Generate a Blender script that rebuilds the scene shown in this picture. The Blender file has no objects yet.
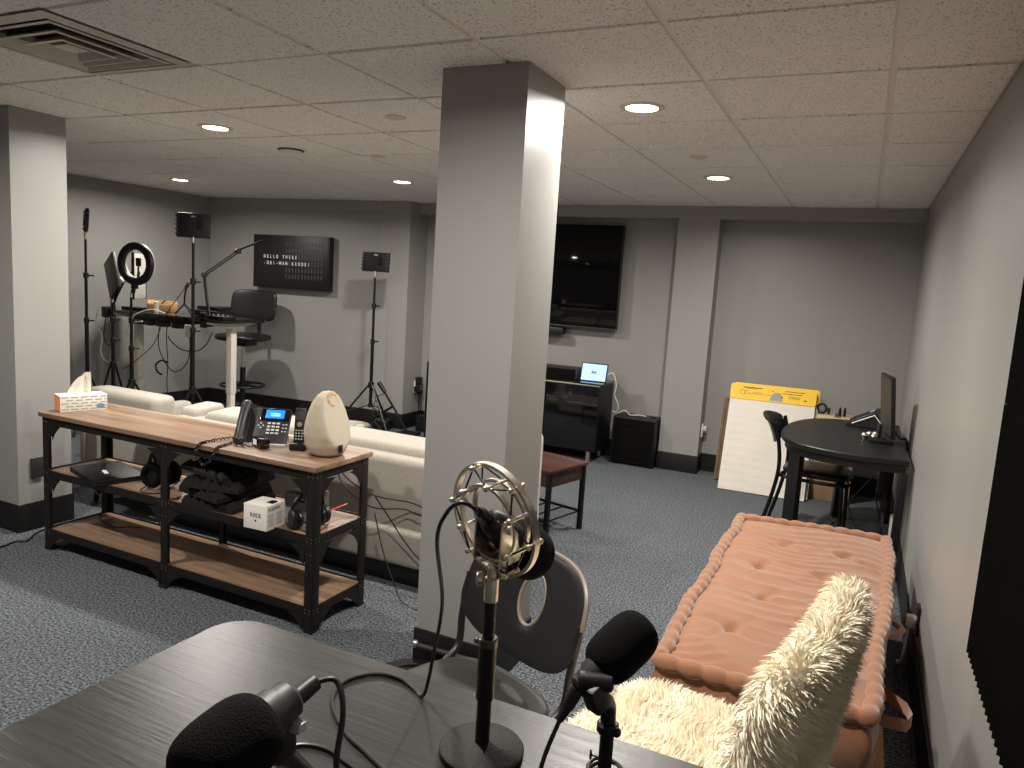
import bpy, bmesh, math, random
import numpy as np
from mathutils import Matrix, Vector, Euler
random.seed(7); np.random.seed(7)
S = bpy.context.scene
COL = S.collection
R = math.radians

# ------------------------------------------------------------------ camera
cam_d = bpy.data.cameras.new('camera'); cam = bpy.data.objects.new('camera', cam_d); COL.objects.link(cam)
def set_camera(yaw, pit, rol, fpx):
    cy, sy = math.cos(yaw), math.sin(yaw)
    f = Vector((-sy*math.cos(pit), cy*math.cos(pit), -math.sin(pit)))
    r = Vector((cy, sy, 0)); u = r.cross(f)
    r2 = r*math.cos(rol)+u*math.sin(rol); u2 = -r*math.sin(rol)+u*math.cos(rol)
    m = Matrix((r2, u2, -f)).transposed().to_4x4(); m.translation = (0, 0, 1.55)
    cam.matrix_world = m
    cam_d.sensor_fit = 'HORIZONTAL'; cam_d.sensor_width = 36; cam_d.lens = fpx*36/1024
    cam_d.clip_start = 0.02
set_camera(0.437318, 0.132339, 0.0626822, 737.93)
S.camera = cam
# ------------------------------------------------------------------ world, exposure
w = bpy.data.worlds.new('world'); S.world = w; w.use_nodes = True
w.node_tree.nodes['Background'].inputs[0].default_value = (1.0, 0.90, 0.78, 1)
w.node_tree.nodes['Background'].inputs[1].default_value = 0.07
S.view_settings.view_transform = 'Standard'; S.view_settings.look = 'None'
S.view_settings.gamma = 1; S.view_settings.use_curve_mapping = False
S.view_settings.exposure = 1.2
LAMP_W = 17.0
LAMP_COL = (1.0, 0.955, 0.885)
FZ = 2.322   # ceiling face height
WR, WL = 0.35, -6.78
WBR, WBL = 6.68, 6.50      # back wall, right and left stretch

# ------------------------------------------------------------------ materials
def lin(c): return tuple(((x/255)/12.92 if x <= 10 else (((x/255)+0.055)/1.055)**2.4) for x in c)
MATS = {}
def mat(name, rgb, rough=0.6, metal=0.0, var=0.06, scale=18.0, bump=0.0, bscale=120.0, emit=None, estr=0.0, spec=0.5, sheen=0.0, coat=0.0):
    if name in MATS: return MATS[name]
    m = bpy.data.materials.new(name); m.use_nodes = True
    nt = m.node_tree; b = nt.nodes['Principled BSDF']
    c = lin(rgb)
    tc = nt.nodes.new('ShaderNodeTexCoord')
    if var > 0:
        nz = nt.nodes.new('ShaderNodeTexNoise'); nz.inputs['Scale'].default_value = scale; nz.inputs['Detail'].default_value = 4
        nt.links.new(tc.outputs['Object'], nz.inputs['Vector'])
        cr = nt.nodes.new('ShaderNodeValToRGB')
        cr.color_ramp.elements[0].position = 0.3; cr.color_ramp.elements[1].position = 0.7
        cr.color_ramp.elements[0].color = tuple(x*(1-var) for x in c)+(1,)
        cr.color_ramp.elements[1].color = tuple(min(1, x*(1+var)) for x in c)+(1,)
        nt.links.new(nz.outputs['Fac'], cr.inputs['Fac']); nt.links.new(cr.outputs['Color'], b.inputs['Base Color'])
    else: b.inputs['Base Color'].default_value = c+(1,)
    b.inputs['Roughness'].default_value = rough; b.inputs['Metallic'].default_value = metal
    b.inputs['Specular IOR Level'].default_value = spec
    if sheen: b.inputs['Sheen Weight'].default_value = sheen
    if coat: b.inputs['Coat Weight'].default_value = coat
    if bump:
        n2 = nt.nodes.new('ShaderNodeTexNoise'); n2.inputs['Scale'].default_value = bscale; n2.inputs['Detail'].default_value = 3
        nt.links.new(tc.outputs['Object'], n2.inputs['Vector'])
        bp = nt.nodes.new('ShaderNodeBump'); bp.inputs['Strength'].default_value = bump; bp.inputs['Distance'].default_value = 0.004
        nt.links.new(n2.outputs['Fac'], bp.inputs['Height']); nt.links.new(bp.outputs['Normal'], b.inputs['Normal'])
    if emit:
        b.inputs['Emission Color'].default_value = lin(emit)+(1,); b.inputs['Emission Strength'].default_value = estr
    MATS[name] = m; return m

def wood(name, c0, c1, rough, axis=0, plank=0.0, grain=60.0, gbump=0.15, seam=0.0):
    """grain stretched along `axis`; optional planks of given width across it"""
    m = bpy.data.materials.new(name); m.use_nodes = True; nt = m.node_tree; b = nt.nodes['Principled BSDF']
    tc = nt.nodes.new('ShaderNodeTexCoord'); mp = nt.nodes.new('ShaderNodeMapping')
    sc = [grain]*3; sc[axis] = grain*0.045; mp.inputs['Scale'].default_value = sc
    nt.links.new(tc.outputs['Object'], mp.inputs['Vector'])
    nz = nt.nodes.new('ShaderNodeTexNoise'); nz.inputs['Scale'].default_value = 1.0; nz.inputs['Detail'].default_value = 6; nz.inputs['Roughness'].default_value = 0.65
    nz.inputs['Distortion'].default_value = 0.6
    nt.links.new(mp.outputs['Vector'], nz.inputs['Vector'])
    cr = nt.nodes.new('ShaderNodeValToRGB'); cr.color_ramp.elements[0].position = 0.32; cr.color_ramp.elements[1].position = 0.68
    cr.color_ramp.elements[0].color = lin(c0)+(1,); cr.color_ramp.elements[1].color = lin(c1)+(1,)
    nt.links.new(nz.outputs['Fac'], cr.inputs['Fac'])
    col = cr.outputs['Color']
    if plank:
        sp = nt.nodes.new('ShaderNodeSeparateXYZ'); nt.links.new(tc.outputs['Object'], sp.inputs[0])
        d = nt.nodes.new('ShaderNodeMath'); d.operation = 'DIVIDE'; d.inputs[1].default_value = plank
        nt.links.new(sp.outputs[1 if axis == 0 else 0], d.inputs[0])
        fl = nt.nodes.new('ShaderNodeMath'); fl.operation = 'FLOOR'; nt.links.new(d.outputs[0], fl.inputs[0])
        wn = nt.nodes.new('ShaderNodeTexWhiteNoise'); wn.noise_dimensions = '1D'; nt.links.new(fl.outputs[0], wn.inputs['W'])
        mr = nt.nodes.new('ShaderNodeMapRange'); mr.inputs['To Min'].default_value = 0.72; mr.inputs['To Max'].default_value = 1.15
        nt.links.new(wn.outputs['Value'], mr.inputs['Value'])
        mx = nt.nodes.new('ShaderNodeMix'); mx.data_type = 'RGBA'; mx.blend_type = 'MULTIPLY'; mx.inputs['Factor'].default_value = 1
        nt.links.new(col, mx.inputs['A']); nt.links.new(mr.outputs['Result'], mx.inputs['B'])
        col = mx.outputs['Result']
    nt.links.new(col, b.inputs['Base Color']); b.inputs['Roughness'].default_value = rough
    bp = nt.nodes.new('ShaderNodeBump'); bp.inputs['Strength'].default_value = gbump; bp.inputs['Distance'].default_value = 0.002
    nt.links.new(nz.outputs['Fac'], bp.inputs['Height']); nt.links.new(bp.outputs['Normal'], b.inputs['Normal'])
    MATS[name] = m; return m

def speckle(name, base, dots, scale, thr, rough=0.9, bump=0.3, var=0.08, dist=0.003):
    """fine speckled surface: ceiling tile fissures, carpet loops"""
    m = bpy.data.materials.new(name); m.use_nodes = True; nt = m.node_tree; b = nt.nodes['Principled BSDF']
    tc = nt.nodes.new('ShaderNodeTexCoord')
    nz = nt.nodes.new('ShaderNodeTexNoise'); nz.inputs['Scale'].default_value = scale; nz.inputs['Detail'].default_value = 3; nz.inputs['Roughness'].default_value = 0.6
    nt.links.new(tc.outputs['Object'], nz.inputs['Vector'])
    cr = nt.nodes.new('ShaderNodeValToRGB'); e = cr.color_ramp.elements
    e[0].position = thr[0]; e[1].position = thr[1]; e[0].color = lin(dots)+(1,); e[1].color = lin(base)+(1,)
    nt.links.new(nz.outputs['Fac'], cr.inputs['Fac'])
    n2 = nt.nodes.new('ShaderNodeTexNoise'); n2.inputs['Scale'].default_value = 2.5; n2.inputs['Detail'].default_value = 3
    nt.links.new(tc.outputs['Object'], n2.inputs['Vector'])
    mr = nt.nodes.new('ShaderNodeMapRange'); mr.inputs['To Min'].default_value = 1-var; mr.inputs['To Max'].default_value = 1+var
    nt.links.new(n2.outputs['Fac'], mr.inputs['Value'])
    mx = nt.nodes.new('ShaderNodeMix'); mx.data_type = 'RGBA'; mx.blend_type = 'MULTIPLY'; mx.inputs['Factor'].default_value = 1
    nt.links.new(cr.outputs['Color'], mx.inputs['A']); nt.links.new(mr.outputs['Result'], mx.inputs['B'])
    nt.links.new(mx.outputs['Result'], b.inputs['Base Color']); b.inputs['Roughness'].default_value = rough
    b.inputs['Specular IOR Level'].default_value = 0.2
    bp = nt.nodes.new('ShaderNodeBump'); bp.inputs['Strength'].default_value = bump; bp.inputs['Distance'].default_value = dist
    nt.links.new(nz.outputs['Fac'], bp.inputs['Height']); nt.links.new(bp.outputs['Normal'], b.inputs['Normal'])
    MATS[name] = m; return m

M_wall = mat('wall_paint', (150, 149, 145), 0.42, var=0.025, scale=1.5, bump=0.05, bscale=180)
M_tile = speckle('ceiling_tile', (243, 239, 234), (160, 152, 144), 120, (0.34, 0.43), bump=0.35, var=0.03)
M_grid = mat('ceiling_grid_paint', (236, 231, 225), 0.5, var=0.01)
M_carpet = speckle('carpet_loops', (138, 143, 148), (30, 34, 40), 100, (0.36, 0.72), rough=0.95, bump=1.0, var=0.10, dist=0.008)
M_foamw = mat('wedge_foam', (15, 14, 13), 0.95, var=0.05, spec=0.1)
M_base = mat('rubber_base', (14, 13, 13), 0.55, var=0.05)
M_black = mat('black_plastic', (11, 11, 11), 0.45, var=0.08, bump=0.05, bscale=300)
M_blackm = mat('black_metal', (14, 13, 12), 0.4, metal=0.3, var=0.08)
M_gloss = mat('gloss_black', (9, 9, 10), 0.08, var=0.0, coat=0.4)
M_screen = mat('dark_screen', (5, 5, 6), 0.05, var=0.0, spec=0.2)
M_foamb = mat('foam_black', (9, 8, 8), 0.95, var=0.25, scale=300, bump=0.8, bscale=420, spec=0.15)
M_foamp = mat('acoustic_foam', (42, 40, 37), 0.95, var=0.2, scale=60, bump=0.4, bscale=300, spec=0.1)
M_iron = mat('iron_frame', (32, 28, 25), 0.5, metal=0.35, var=0.12, scale=25, bump=0.08, bscale=200)
M_rivet = mat('rivet_steel', (130, 122, 110), 0.35, metal=0.8, var=0.05)
M_oak = wood('oak_planks', (116, 90, 70), (168, 138, 112), 0.42, 0, plank=0.078, grain=34)
M_cof = wood('walnut_stain', (50, 28, 20), (90, 55, 40), 0.4, 0, plank=0.07, grain=40)
M_tabw = wood('black_ash', (13, 12, 11), (34, 31, 28), 0.34, 0, grain=75, gbump=0.35)
M_tan = wood('cork_board_tan', (92, 70, 52), (126, 98, 74), 0.7, 2, grain=30)
M_platw = wood('pallet_wood', (120, 80, 48), (168, 120, 78), 0.6, 1, grain=30)
M_sofa = mat('sofa_linen', (176, 169, 157), 0.9, var=0.14, scale=160, bump=0.6, bscale=260, sheen=0.2, spec=0.2)
M_white = mat('white_paint', (226, 220, 206), 0.4, var=0.03)
M_paper = mat('paper_white', (224, 217, 205), 0.75, var=0.03, scale=5, bump=0.25, bscale=14)
M_yellow = mat('yellow_card', (246, 196, 40), 0.55, var=0.03)
M_ink = mat('dark_ink', (52, 44, 30), 0.6, var=0)
M_card = mat('cardboard', (176, 142, 104), 0.85, var=0.08, scale=14)
M_cardlit = mat('cardboard_lit', (206, 180, 144), 0.85, var=0.06, scale=14)  # paler copy of the cardboard: light on the box top put into colour
M_pink = mat('rose_velvet', (152, 107, 80), 0.85, var=0.07, scale=14, bump=0.25, bscale=60, sheen=0.45, spec=0.15)
M_fur = mat('cream_fur', (255, 244, 222), 1.0, var=0.03, scale=25, spec=0.05)
M_furu = mat('cream_fur_base', (236, 226, 208), 0.95, var=0.06, scale=40, spec=0.1)
M_silver = mat('brushed_nickel', (222, 212, 196), 0.34, metal=1.0, var=0.06, scale=40)
M_dsilver = mat('dark_nickel', (110, 104, 96), 0.35, metal=0.9, var=0.06)
M_greyp = mat('grey_plastic', (46, 45, 43), 0.5, var=0.05)
M_chairb = mat('charcoal_shell', (24, 23, 22), 0.42, var=0.05, bump=0.08, bscale=400)
M_olive = mat('olive_grey_vinyl', (33, 32, 29), 0.5, var=0.05)
M_edgehl = mat('edge_highlight', (122, 114, 104), 0.45, var=0.05)  # pale tone imitating light caught on the shell chair's edges
M_leather = mat('black_leather', (17, 15, 13), 0.36, var=0.08, bump=0.15, bscale=160)
M_rubber = mat('cable_rubber', (22, 21, 20), 0.4, var=0.05)
M_wcable = mat('white_cable', (226, 218, 204), 0.45, var=0.03)
M_egg = mat('egg_fabric', (186, 174, 154), 0.8, var=0.05, scale=200, bump=0.2, bscale=500)
M_eggw = wood('egg_handle_wood', (166, 128, 88), (204, 166, 120), 0.5, 0, grain=60)
M_key = mat('key_grey', (196, 196, 194), 0.45, var=0.02)
M_phone = mat('phone_charcoal', (30, 31, 32), 0.4, var=0.05)
M_blue = mat('lcd_blue', (20, 110, 240), 0.3, var=0.0, emit=(24, 120, 245), estr=0.48)
M_bluel = mat('lcd_pale', (120, 180, 250), 0.3, var=0.0, emit=(110, 175, 250), estr=0.9)
M_tab = mat('tablet_screen', (150, 190, 230), 0.2, var=0.0, emit=(164, 204, 242), estr=0.48)
M_tabi = mat('tablet_icon', (60, 80, 100), 0.3, var=0.0, emit=(60, 85, 110), estr=0.6)
M_led = mat('led_blue', (30, 60, 250), 0.3, var=0.0, emit=(50, 80, 255), estr=1.6)
M_lens = mat('lamp_lens', (255, 244, 225), 0.3, var=0.0, emit=(255, 236, 200), estr=10.0)
M_trim = mat('lamp_trim', (214, 203, 190), 0.5, var=0.02)
M_vent = mat('vent_enamel', (196, 187, 176), 0.4, var=0.02)
M_orange = mat('orange_print', (240, 150, 110), 0.6, var=0.08, scale=40)
M_boxw = mat('carton_white', (240, 236, 226), 0.55, var=0.02)
M_greyl = mat('print_grey', (150, 150, 150), 0.6, var=0.0)
M_emblem = mat('print_blue', (110, 150, 190), 0.6, var=0.0)
M_red = mat('red_pencil', (226, 70, 76), 0.45, var=0.03)
M_letter = mat('letter_white', (245, 245, 240), 0.6, var=0.0)
M_flap = mat('flap_grey', (60, 58, 55), 0.5, var=0.1)
M_lilac = mat('lilac_label', (150, 140, 200), 0.5, var=0.0)
M_hazel = mat('desk_organiser_wood', (206, 168, 118), 0.6, var=0.08)

# ------------------------------------------------------------------ geometry helpers
class G:
    """collects shapes, built into ONE mesh object"""
    def __init__(s): s.v = []; s.f = []; s.mi = []; s.slot = 0
    def raw(s, vs, fs):
        o = len(s.v); s.v += [tuple(v) for v in vs]; s.f += [tuple(i+o for i in f) for f in fs]; s.mi += [s.slot]*len(fs); return s
    def box(s, c, d, bev=0.0, rot=None, seg=2):
        bm = bmesh.new(); bmesh.ops.create_cube(bm, size=1.0)
        for v in bm.verts: v.co = Vector((v.co.x*d[0], v.co.y*d[1], v.co.z*d[2]))
        if bev > 0:
            bmesh.ops.bevel(bm, geom=bm.edges[:], offset=min(bev, min(d)*0.49), segments=seg, profile=0.6, affect='EDGES')
        m = rot.to_matrix() if isinstance(rot, Euler) else (Matrix.Rotation(rot, 3, 'Z') if isinstance(rot, (int, float)) else (rot or Matrix.Identity(3)))
        bm.verts.index_update()
        vs = [m @ v.co + Vector(c) for v in bm.verts]; fs = [[v.index for v in f.verts] for f in bm.faces]
        bm.free(); return s.raw(vs, fs)
    def cyl(s, p0, p1, r0, r1=None, n=18, cap=True, bev=0.0):
        r1 = r0 if r1 is None else r1; p0 = Vector(p0); p1 = Vector(p1); a = (p1-p0)
        L = a.length; a.normalize(); q = a.to_track_quat('Z', 'Y')
        if bev > 0: prof = [(0, 0), (r0-bev, 0), (r0, bev), (r1, L-bev), (r1-bev, L), (0, L)]
        elif cap: prof = [(0, 0), (r0, 0), (r1, L), (0, L)]
        else: prof = [(r0, 0), (r1, L)]
        return s.lathe(prof, n, Matrix.Translation(p0) @ q.to_matrix().to_4x4())
    def lathe(s, prof, n=24, m=None):
        m = m or Matrix.Identity(4); vs = []; fs = []; rows = []
        for (r, z) in prof:
            if r < 1e-6: rows.append([len(vs)]); vs.append(m @ Vector((0, 0, z)))
            else:
                rows.append(list(range(len(vs), len(vs)+n)))
                for k in range(n):
                    t = 2*math.pi*k/n; vs.append(m @ Vector((r*math.cos(t), r*math.sin(t), z)))
        for a, b in zip(rows[:-1], rows[1:]):
            for k in range(n):
                k2 = (k+1) % n
                if len(a) == 1 and len(b) == 1: continue
                if len(a) == 1: fs.append((a[0], b[k2], b[k]))
                elif len(b) == 1: fs.append((a[k], a[k2], b[0]))
                else: fs.append((a[k], a[k2], b[k2], b[k]))
        fs = [tuple(reversed(f)) if False else f for f in fs]
        return s.raw(vs, fs)
    def tube(s, pts, r, n=8, sub=6, closed=False, smooth=True, radii=None):
        P = [Vector(p) for p in pts]
        if smooth and len(P) > 2: 
            Q = []; N = len(P); RR = []
            rng = range(N) if closed else range(N-1)
            for i in rng:
                p1 = P[i]; p2 = P[(i+1) % N]
                p0 = P[i-1] if (closed or i > 0) else p1*2-p2
                p3 = P[(i+2) % N] if (closed or i+2 < N) else p2*2-p1
                for k in range(sub):
                    t = k/sub
                    Q.append(0.5*((2*p1)+(p2-p0)*t+(2*p0-5*p1+4*p2-p3)*t*t+(3*p1-p0-3*p2+p3)*t**3))
                    if radii: RR.append(radii[i]*(1-t)+radii[(i+1) % N]*t)
            if not closed:
                Q.append(P[-1]); 
                if radii: RR.append(radii[-1])
            P = Q; radii = RR if radii else None
        N = len(P); vs = []; fs = []
        T = []
        for i in range(N):
            if closed: t = P[(i+1) % N]-P[i-1]
            else: t = P[min(i+1, N-1)]-P[max(i-1, 0)]
            T.append(t.normalized() if t.length > 1e-9 else Vector((0, 0, 1)))
        up = Vector((0, 0, 1)) if abs(T[0].z) < 0.9 else Vector((1, 0, 0))
        x = T[0].cross(up).normalized()
        for i in range(N):
            x = (x - T[i]*x.dot(T[i])); x.normalize(); y = T[i].cross(x)
            rr = radii[i] if radii else r
            for k in range(n):
                a = 2*math.pi*k/n; vs.append(P[i]+x*(rr*math.cos(a))+y*(rr*math.sin(a)))
        for i in range(N if closed else N-1):
            j = (i+1) % N
            for k in range(n): fs.append((i*n+k, i*n+(k+1) % n, j*n+(k+1) % n, j*n+k))
        if not closed:
            fs.append(tuple(range(n-1, -1, -1))); fs.append(tuple((N-1)*n+k for k in range(n)))
        return s.raw(vs, fs)
    def prism(s, poly, h, m=None, bev=0.0):
        """polygon in local xy (counter-clockwise) extruded along z from 0 to h"""
        m = m or Matrix.Identity(4); P = [Vector((p[0], p[1])) for p in poly]; n = len(P)
        def inset(d):
            out = []
            for i in range(n):
                a = (P[i]-P[i-1]).normalized(); b = (P[(i+1) % n]-P[i]).normalized()
                na = Vector((-a.y, a.x)); nb = Vector((-b.y, b.x)); q = (na+nb)
                k = q.length_squared
                out.append(P[i]+(q*(2*d/k) if k > 0.3 else na*d))
            return out
        rows = [(inset(bev), 0), (P, bev), (P, h-bev), (inset(bev), h)] if bev > 0 else [(P, 0), (P, h)]
        vs = []; fs = []
        for q, z in rows: vs += [m @ Vector((p.x, p.y, z)) for p in q]
        for i in range(len(rows)-1):
            for k in range(n): fs.append((i*n+k, i*n+(k+1) % n, (i+1)*n+(k+1) % n, (i+1)*n+k))
        fs.append(tuple(range(n-1, -1, -1))); fs.append(tuple((len(rows)-1)*n+k for k in range(n)))
        return s.raw(vs, fs)
    def sphere(s, c, r, n=20, rings=12, m=None):
        rx, ry, rz = (r, r, r) if isinstance(r, (int, float)) else r
        prof = [(math.sin(math.pi*i/rings), -math.cos(math.pi*i/rings)) for i in range(rings+1)]
        mm = Matrix.Translation(Vector(c)) @ (m or Matrix.Identity(4)) @ Matrix.Diagonal((rx, ry, rz, 1))
        return s.lathe(prof, n, mm)
    def torus(s, c, axis, R_, r, n=32, k=8):
        q = Vector(axis).normalized().to_track_quat('Z', 'Y').to_matrix()
        pts = [Vector(c)+q @ Vector((R_*math.cos(2*math.pi*i/n), R_*math.sin(2*math.pi*i/n), 0)) for i in range(n)]
        return s.tube(pts, r, n=k, closed=True, smooth=False)
    def superbox(s, h, e=4.0, m=None, n=14):
        """rounded cushion: subdivided cube pushed to a superellipsoid"""
        m = m or Matrix.Identity(4); bm = bmesh.new(); bmesh.ops.create_cube(bm, size=2.0)
        bmesh.ops.subdivide_edges(bm, edges=bm.edges[:], cuts=n, use_grid_fill=True)
        bm.verts.index_update(); vs = []
        for v in bm.verts:
            p = v.co; k = (abs(p.x)**e+abs(p.y)**e+abs(p.z)**e)**(1/e)
            p = p/k; vs.append(m @ Vector((p.x*h[0], p.y*h[1], p.z*h[2])))
        fs = [[v.index for v in f.verts] for f in bm.faces]; bm.free(); return s.raw(vs, fs)
    def text(s, body, size, m, extrude=0.0008, sx=1.0, align='LEFT', off=0.0):
        cu = bpy.data.curves.new('t', 'FONT'); cu.body = body; cu.size = size; cu.extrude = extrude; cu.align_x = align; cu.offset = off
        o = bpy.data.objects.new('t', cu); COL.objects.link(o)
        dg = bpy.context.evaluated_depsgraph_get(); me = bpy.data.meshes.new_from_object(o.evaluated_get(dg))
        mm = m @ Matrix.Diagonal((sx, 1, 1, 1))
        s.raw([mm @ v.co for v in me.vertices], [tuple(p.vertices) for p in me.polygons])
        bpy.data.objects.remove(o); bpy.data.curves.remove(cu); bpy.data.meshes.remove(me); return s

def part(name, g, m, parent=None, label=None, kind=None, angle=40, loc=None, fixn=True):
    me = bpy.data.meshes.new(name); me.from_pydata(g.v, [], g.f)
    ms = m if isinstance(m, (list, tuple)) else [m]
    for q in ms: me.materials.append(q)
    if len(ms) > 1: me.polygons.foreach_set('material_index', g.mi)
    if fixn and len(g.f) < 60000:
        bm = bmesh.new(); bm.from_mesh(me); bmesh.ops.recalc_face_normals(bm, faces=bm.faces[:]); bm.to_mesh(me); bm.free()
    me.polygons.foreach_set('use_smooth', [True]*len(me.polygons)); me.set_sharp_from_angle(angle=R(angle)); me.update()
    o = bpy.data.objects.new(name, me); COL.objects.link(o)
    if parent is not None: o.parent = parent
    if label: o['label'] = label
    if kind: o['kind'] = kind
    if loc: o.location = loc
    return o
def thing(name, label, cat, loc=(0, 0, 0), rz=0.0, group=None):
    o = bpy.data.objects.new(name, None); COL.objects.link(o); o.empty_display_size = 0.1
    o.location = loc; o.rotation_euler = (0, 0, rz); o['label'] = label; o['category'] = cat
    if group: o['group'] = group
    return o
def tag(o, label, cat, group=None):
    o['label'] = label; o['category'] = cat
    if group: o['group'] = group
    return o
def struct(name, g, m, parent=None, label=None, cat=None, angle=40):
    o = part(name, g, m, parent, angle=angle)
    if parent is None:
        o['kind'] = 'structure'; o['label'] = label; o['category'] = cat
    return o
def dup(root, loc, rz=None, label=None):
    r = root.copy(); COL.objects.link(r); r.location = loc
    if rz is not None: r.rotation_euler = (0, 0, rz)
    if label: r['label'] = label
    for ch in root.children:
        c = ch.copy(); COL.objects.link(c); c.parent = r
        for gch in ch.children:
            d = gch.copy(); COL.objects.link(d); d.parent = c
    return r
def rrect(x0, y0, x1, y1, r, n=6):
    out = []
    for cx, cy, a0 in ((x1-r, y0+r, -90), (x1-r, y1-r, 0), (x0+r, y1-r, 90), (x0+r, y0+r, 180)):
        for k in range(n+1):
            a = R(a0+90*k/n); out.append((cx+r*math.cos(a), cy+r*math.sin(a)))
    return out
def foam_prof(z0, z1, r, e=3.2, n=18):
    c, a = (z0+z1)/2, (z1-z0)/2; out = []
    for k in range(n+1):
        t = math.pi*k/n; q = -math.cos(t); out.append((r*max(0.0, math.sin(t))**(2/e) if 0 < k < n else 0, c+a*math.copysign(abs(q)**(2/e), q)))
    return out
def circ(cx, cy, rx, ry, n=24, a0=0, a1=360):
    return [(cx+rx*math.cos(R(a0+(a1-a0)*k/n)), cy+ry*math.sin(R(a0+(a1-a0)*k/n))) for k in range(n if a1-a0 == 360 else n+1)]
def frame(x, y, z, o):
    m = Matrix((Vector(x), Vector(y), Vector(z))).transposed().to_4x4(); m.translation = Vector(o); return m
def axm(a, o, up=(0, 0, 1)):
    """matrix with local z along a"""
    z = Vector(a).normalized(); x = Vector(up).cross(z)
    if x.length < 1e-4: x = Vector((1, 0, 0))
    x.normalize(); return frame(x, z.cross(x), z, o)

#@@STRUCTURE
# ------------------------------------------------------------------ room shell
Y0 = -2.4
struct('floor', G().raw([(WL, Y0, 0), (WR, Y0, 0), (WR, WBR, 0), (WL, WBR, 0)], [(0, 1, 2, 3)]), M_carpet, label='blue-grey flecked loop carpet floor', cat='floor')
VENT = (-3.06, -2.45, 1.56, 2.17)
P = 0.6096; TX = -0.006; TY = 2.172
g = G(); g.raw([(WL, Y0, FZ+0.009), (WR, Y0, FZ+0.009), (WR, WBR, FZ+0.009), (WL, WBR, FZ+0.009)], [(3, 2, 1, 0)])
g.slot = 1
gp = 0.0125
for i in range(-12, 2):
    for j in range(-8, 9):
        x0 = TX+i*P+gp; x1 = TX+(i+1)*P-gp*0.75; y0 = TY+j*P+gp; y1 = TY+(j+1)*P-gp*0.75
        x0 = max(x0, WL); x1 = min(x1, WR-0.012); y0 = max(y0, Y0); y1 = min(y1, WBR)
        if x1-x0 < 0.02 or y1-y0 < 0.02: continue
        if i == -5 and j == -1: continue
        dz = random.uniform(-0.0015, 0.0015)
        g.raw([(x0, y0, FZ+dz), (x1, y0, FZ+dz), (x1, y1, FZ+dz), (x0, y1, FZ+dz), (x0, y0, FZ+0.0088), (x1, y0, FZ+0.0088), (x1, y1, FZ+0.0088), (x0, y1, FZ+0.0088)],
              [(3, 2, 1, 0), (0, 1, 5, 4), (1, 2, 6, 5), (2, 3, 7, 6), (3, 0, 4, 7)])
struct('ceiling', g, [M_grid, M_tile], label='suspended ceiling of square speckled tiles in a painted grid', cat='ceiling')
H = FZ+0.009
def wallbox(name, x0, x1, y0, y1, z0, z1, label, m=M_wall, cat='wall', parent=None):
    return struct(name, G().box(((x0+x1)/2, (y0+y1)/2, (z0+z1)/2), (x1-x0, y1-y0, z1-z0)), m, parent, label, cat)
wallbox('wall_right', WR, WR+0.12, Y0, WBR+0.12, 0, H, 'grey painted wall at right')
wallbox('wall_left', WL-0.12, WL, Y0, WBR+0.12, 0, H, 'grey painted far left wall behind the studio desk')
wallbox('wall_back', -4.2, WR, WBR, WBR+0.12, 0, H, 'grey painted back wall behind the television')
struct('wall_back_left', G().prism([(WL, 6.185), (-4.54, 6.355), (-4.54, 6.80), (WL, 6.80)], H), M_wall, None, 'grey painted back wall behind the drafting chair', 'wall')
wallbox('trim_1', -1.19, WR, 6.49, WBR, 2.215, FZ, 'grey ceiling soffit right of the back pilaster', cat='soffit')
wallbox('trim_2', -4.2, -1.54, 6.50, WBR, 2.215, FZ, 'grey ceiling soffit above the television', cat='soffit')
struct('trim_3', G().prism([(WL, 6.172), (-4.54, 6.342), (-4.54, 6.362), (WL, 6.192)], 0.105, Matrix.Translation((0, 0, 2.216))), M_wall, None, 'grey painted band under the ceiling above the letter board', 'trim')
BH = 0.16
def pillar(name, x0, x1, y0, y1, label):
    o = wallbox(name, x0, x1, y0, y1, 0, FZ, label, cat='column')
    e = 0.008
    part('baseboard', G().box(((x0+x1)/2, (y0+y1)/2, BH/2), (x1-x0+2*e, y1-y0+2*e, BH), 0.003), M_base, o)
    return o
pillar('column', -1.49, -1.142, 2.422, 2.762, 'grey square column in the middle of the room')
pc = pillar('column', -4.50, -4.145, 2.46, 2.768, 'grey square column at the left behind the console')
part('outlet_plate', G().box((-4.137, 2.56, 0.36), (0.012, 0.07, 0.115), 0.004), M_greyp, pc)
pr = pillar('pilaster', -1.54, -1.19, 6.49, WBR, 'grey wall pilaster beside the television wall')
op = part('outlet_plate', G().box((-1.184, 6.60, 0.38), (0.012, 0.075, 0.12), 0.004), M_white, pr)
part('plug', G().box((-1.165, 6.60, 0.40), (0.03, 0.04, 0.04), 0.006), M_white, op)
pillar('pilaster', -4.555, -4.2, 6.345, 6.80, 'grey wall pilaster behind the tall light stand')
def baseb(name, x0, x1, y0, y1, label): wallbox(name, x0, x1, y0, y1, 0, BH, label, M_base, 'baseboard')
baseb('baseboard_right', WR-0.012, WR, Y0, WBR, 'black rubber baseboard along the right wall')
baseb('baseboard_back', -1.18, WR-0.012, WBR-0.012, WBR, 'black rubber baseboard behind the flip chart')
baseb('baseboard_back_middle', -4.19, -1.55, WBR-0.012, WBR, 'black rubber baseboard below the television')
struct('baseboard_back_left', G().prism([(WL+0.012, 6.174), (-4.565, 6.342), (-4.565, 6.356), (WL+0.012, 6.190)], BH), M_base, None, 'black rubber baseboard below the letter board', 'baseboard')
baseb('baseboard_left', WL, WL+0.012, Y0, 6.17, 'black rubber baseboard along the left wall')

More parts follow.
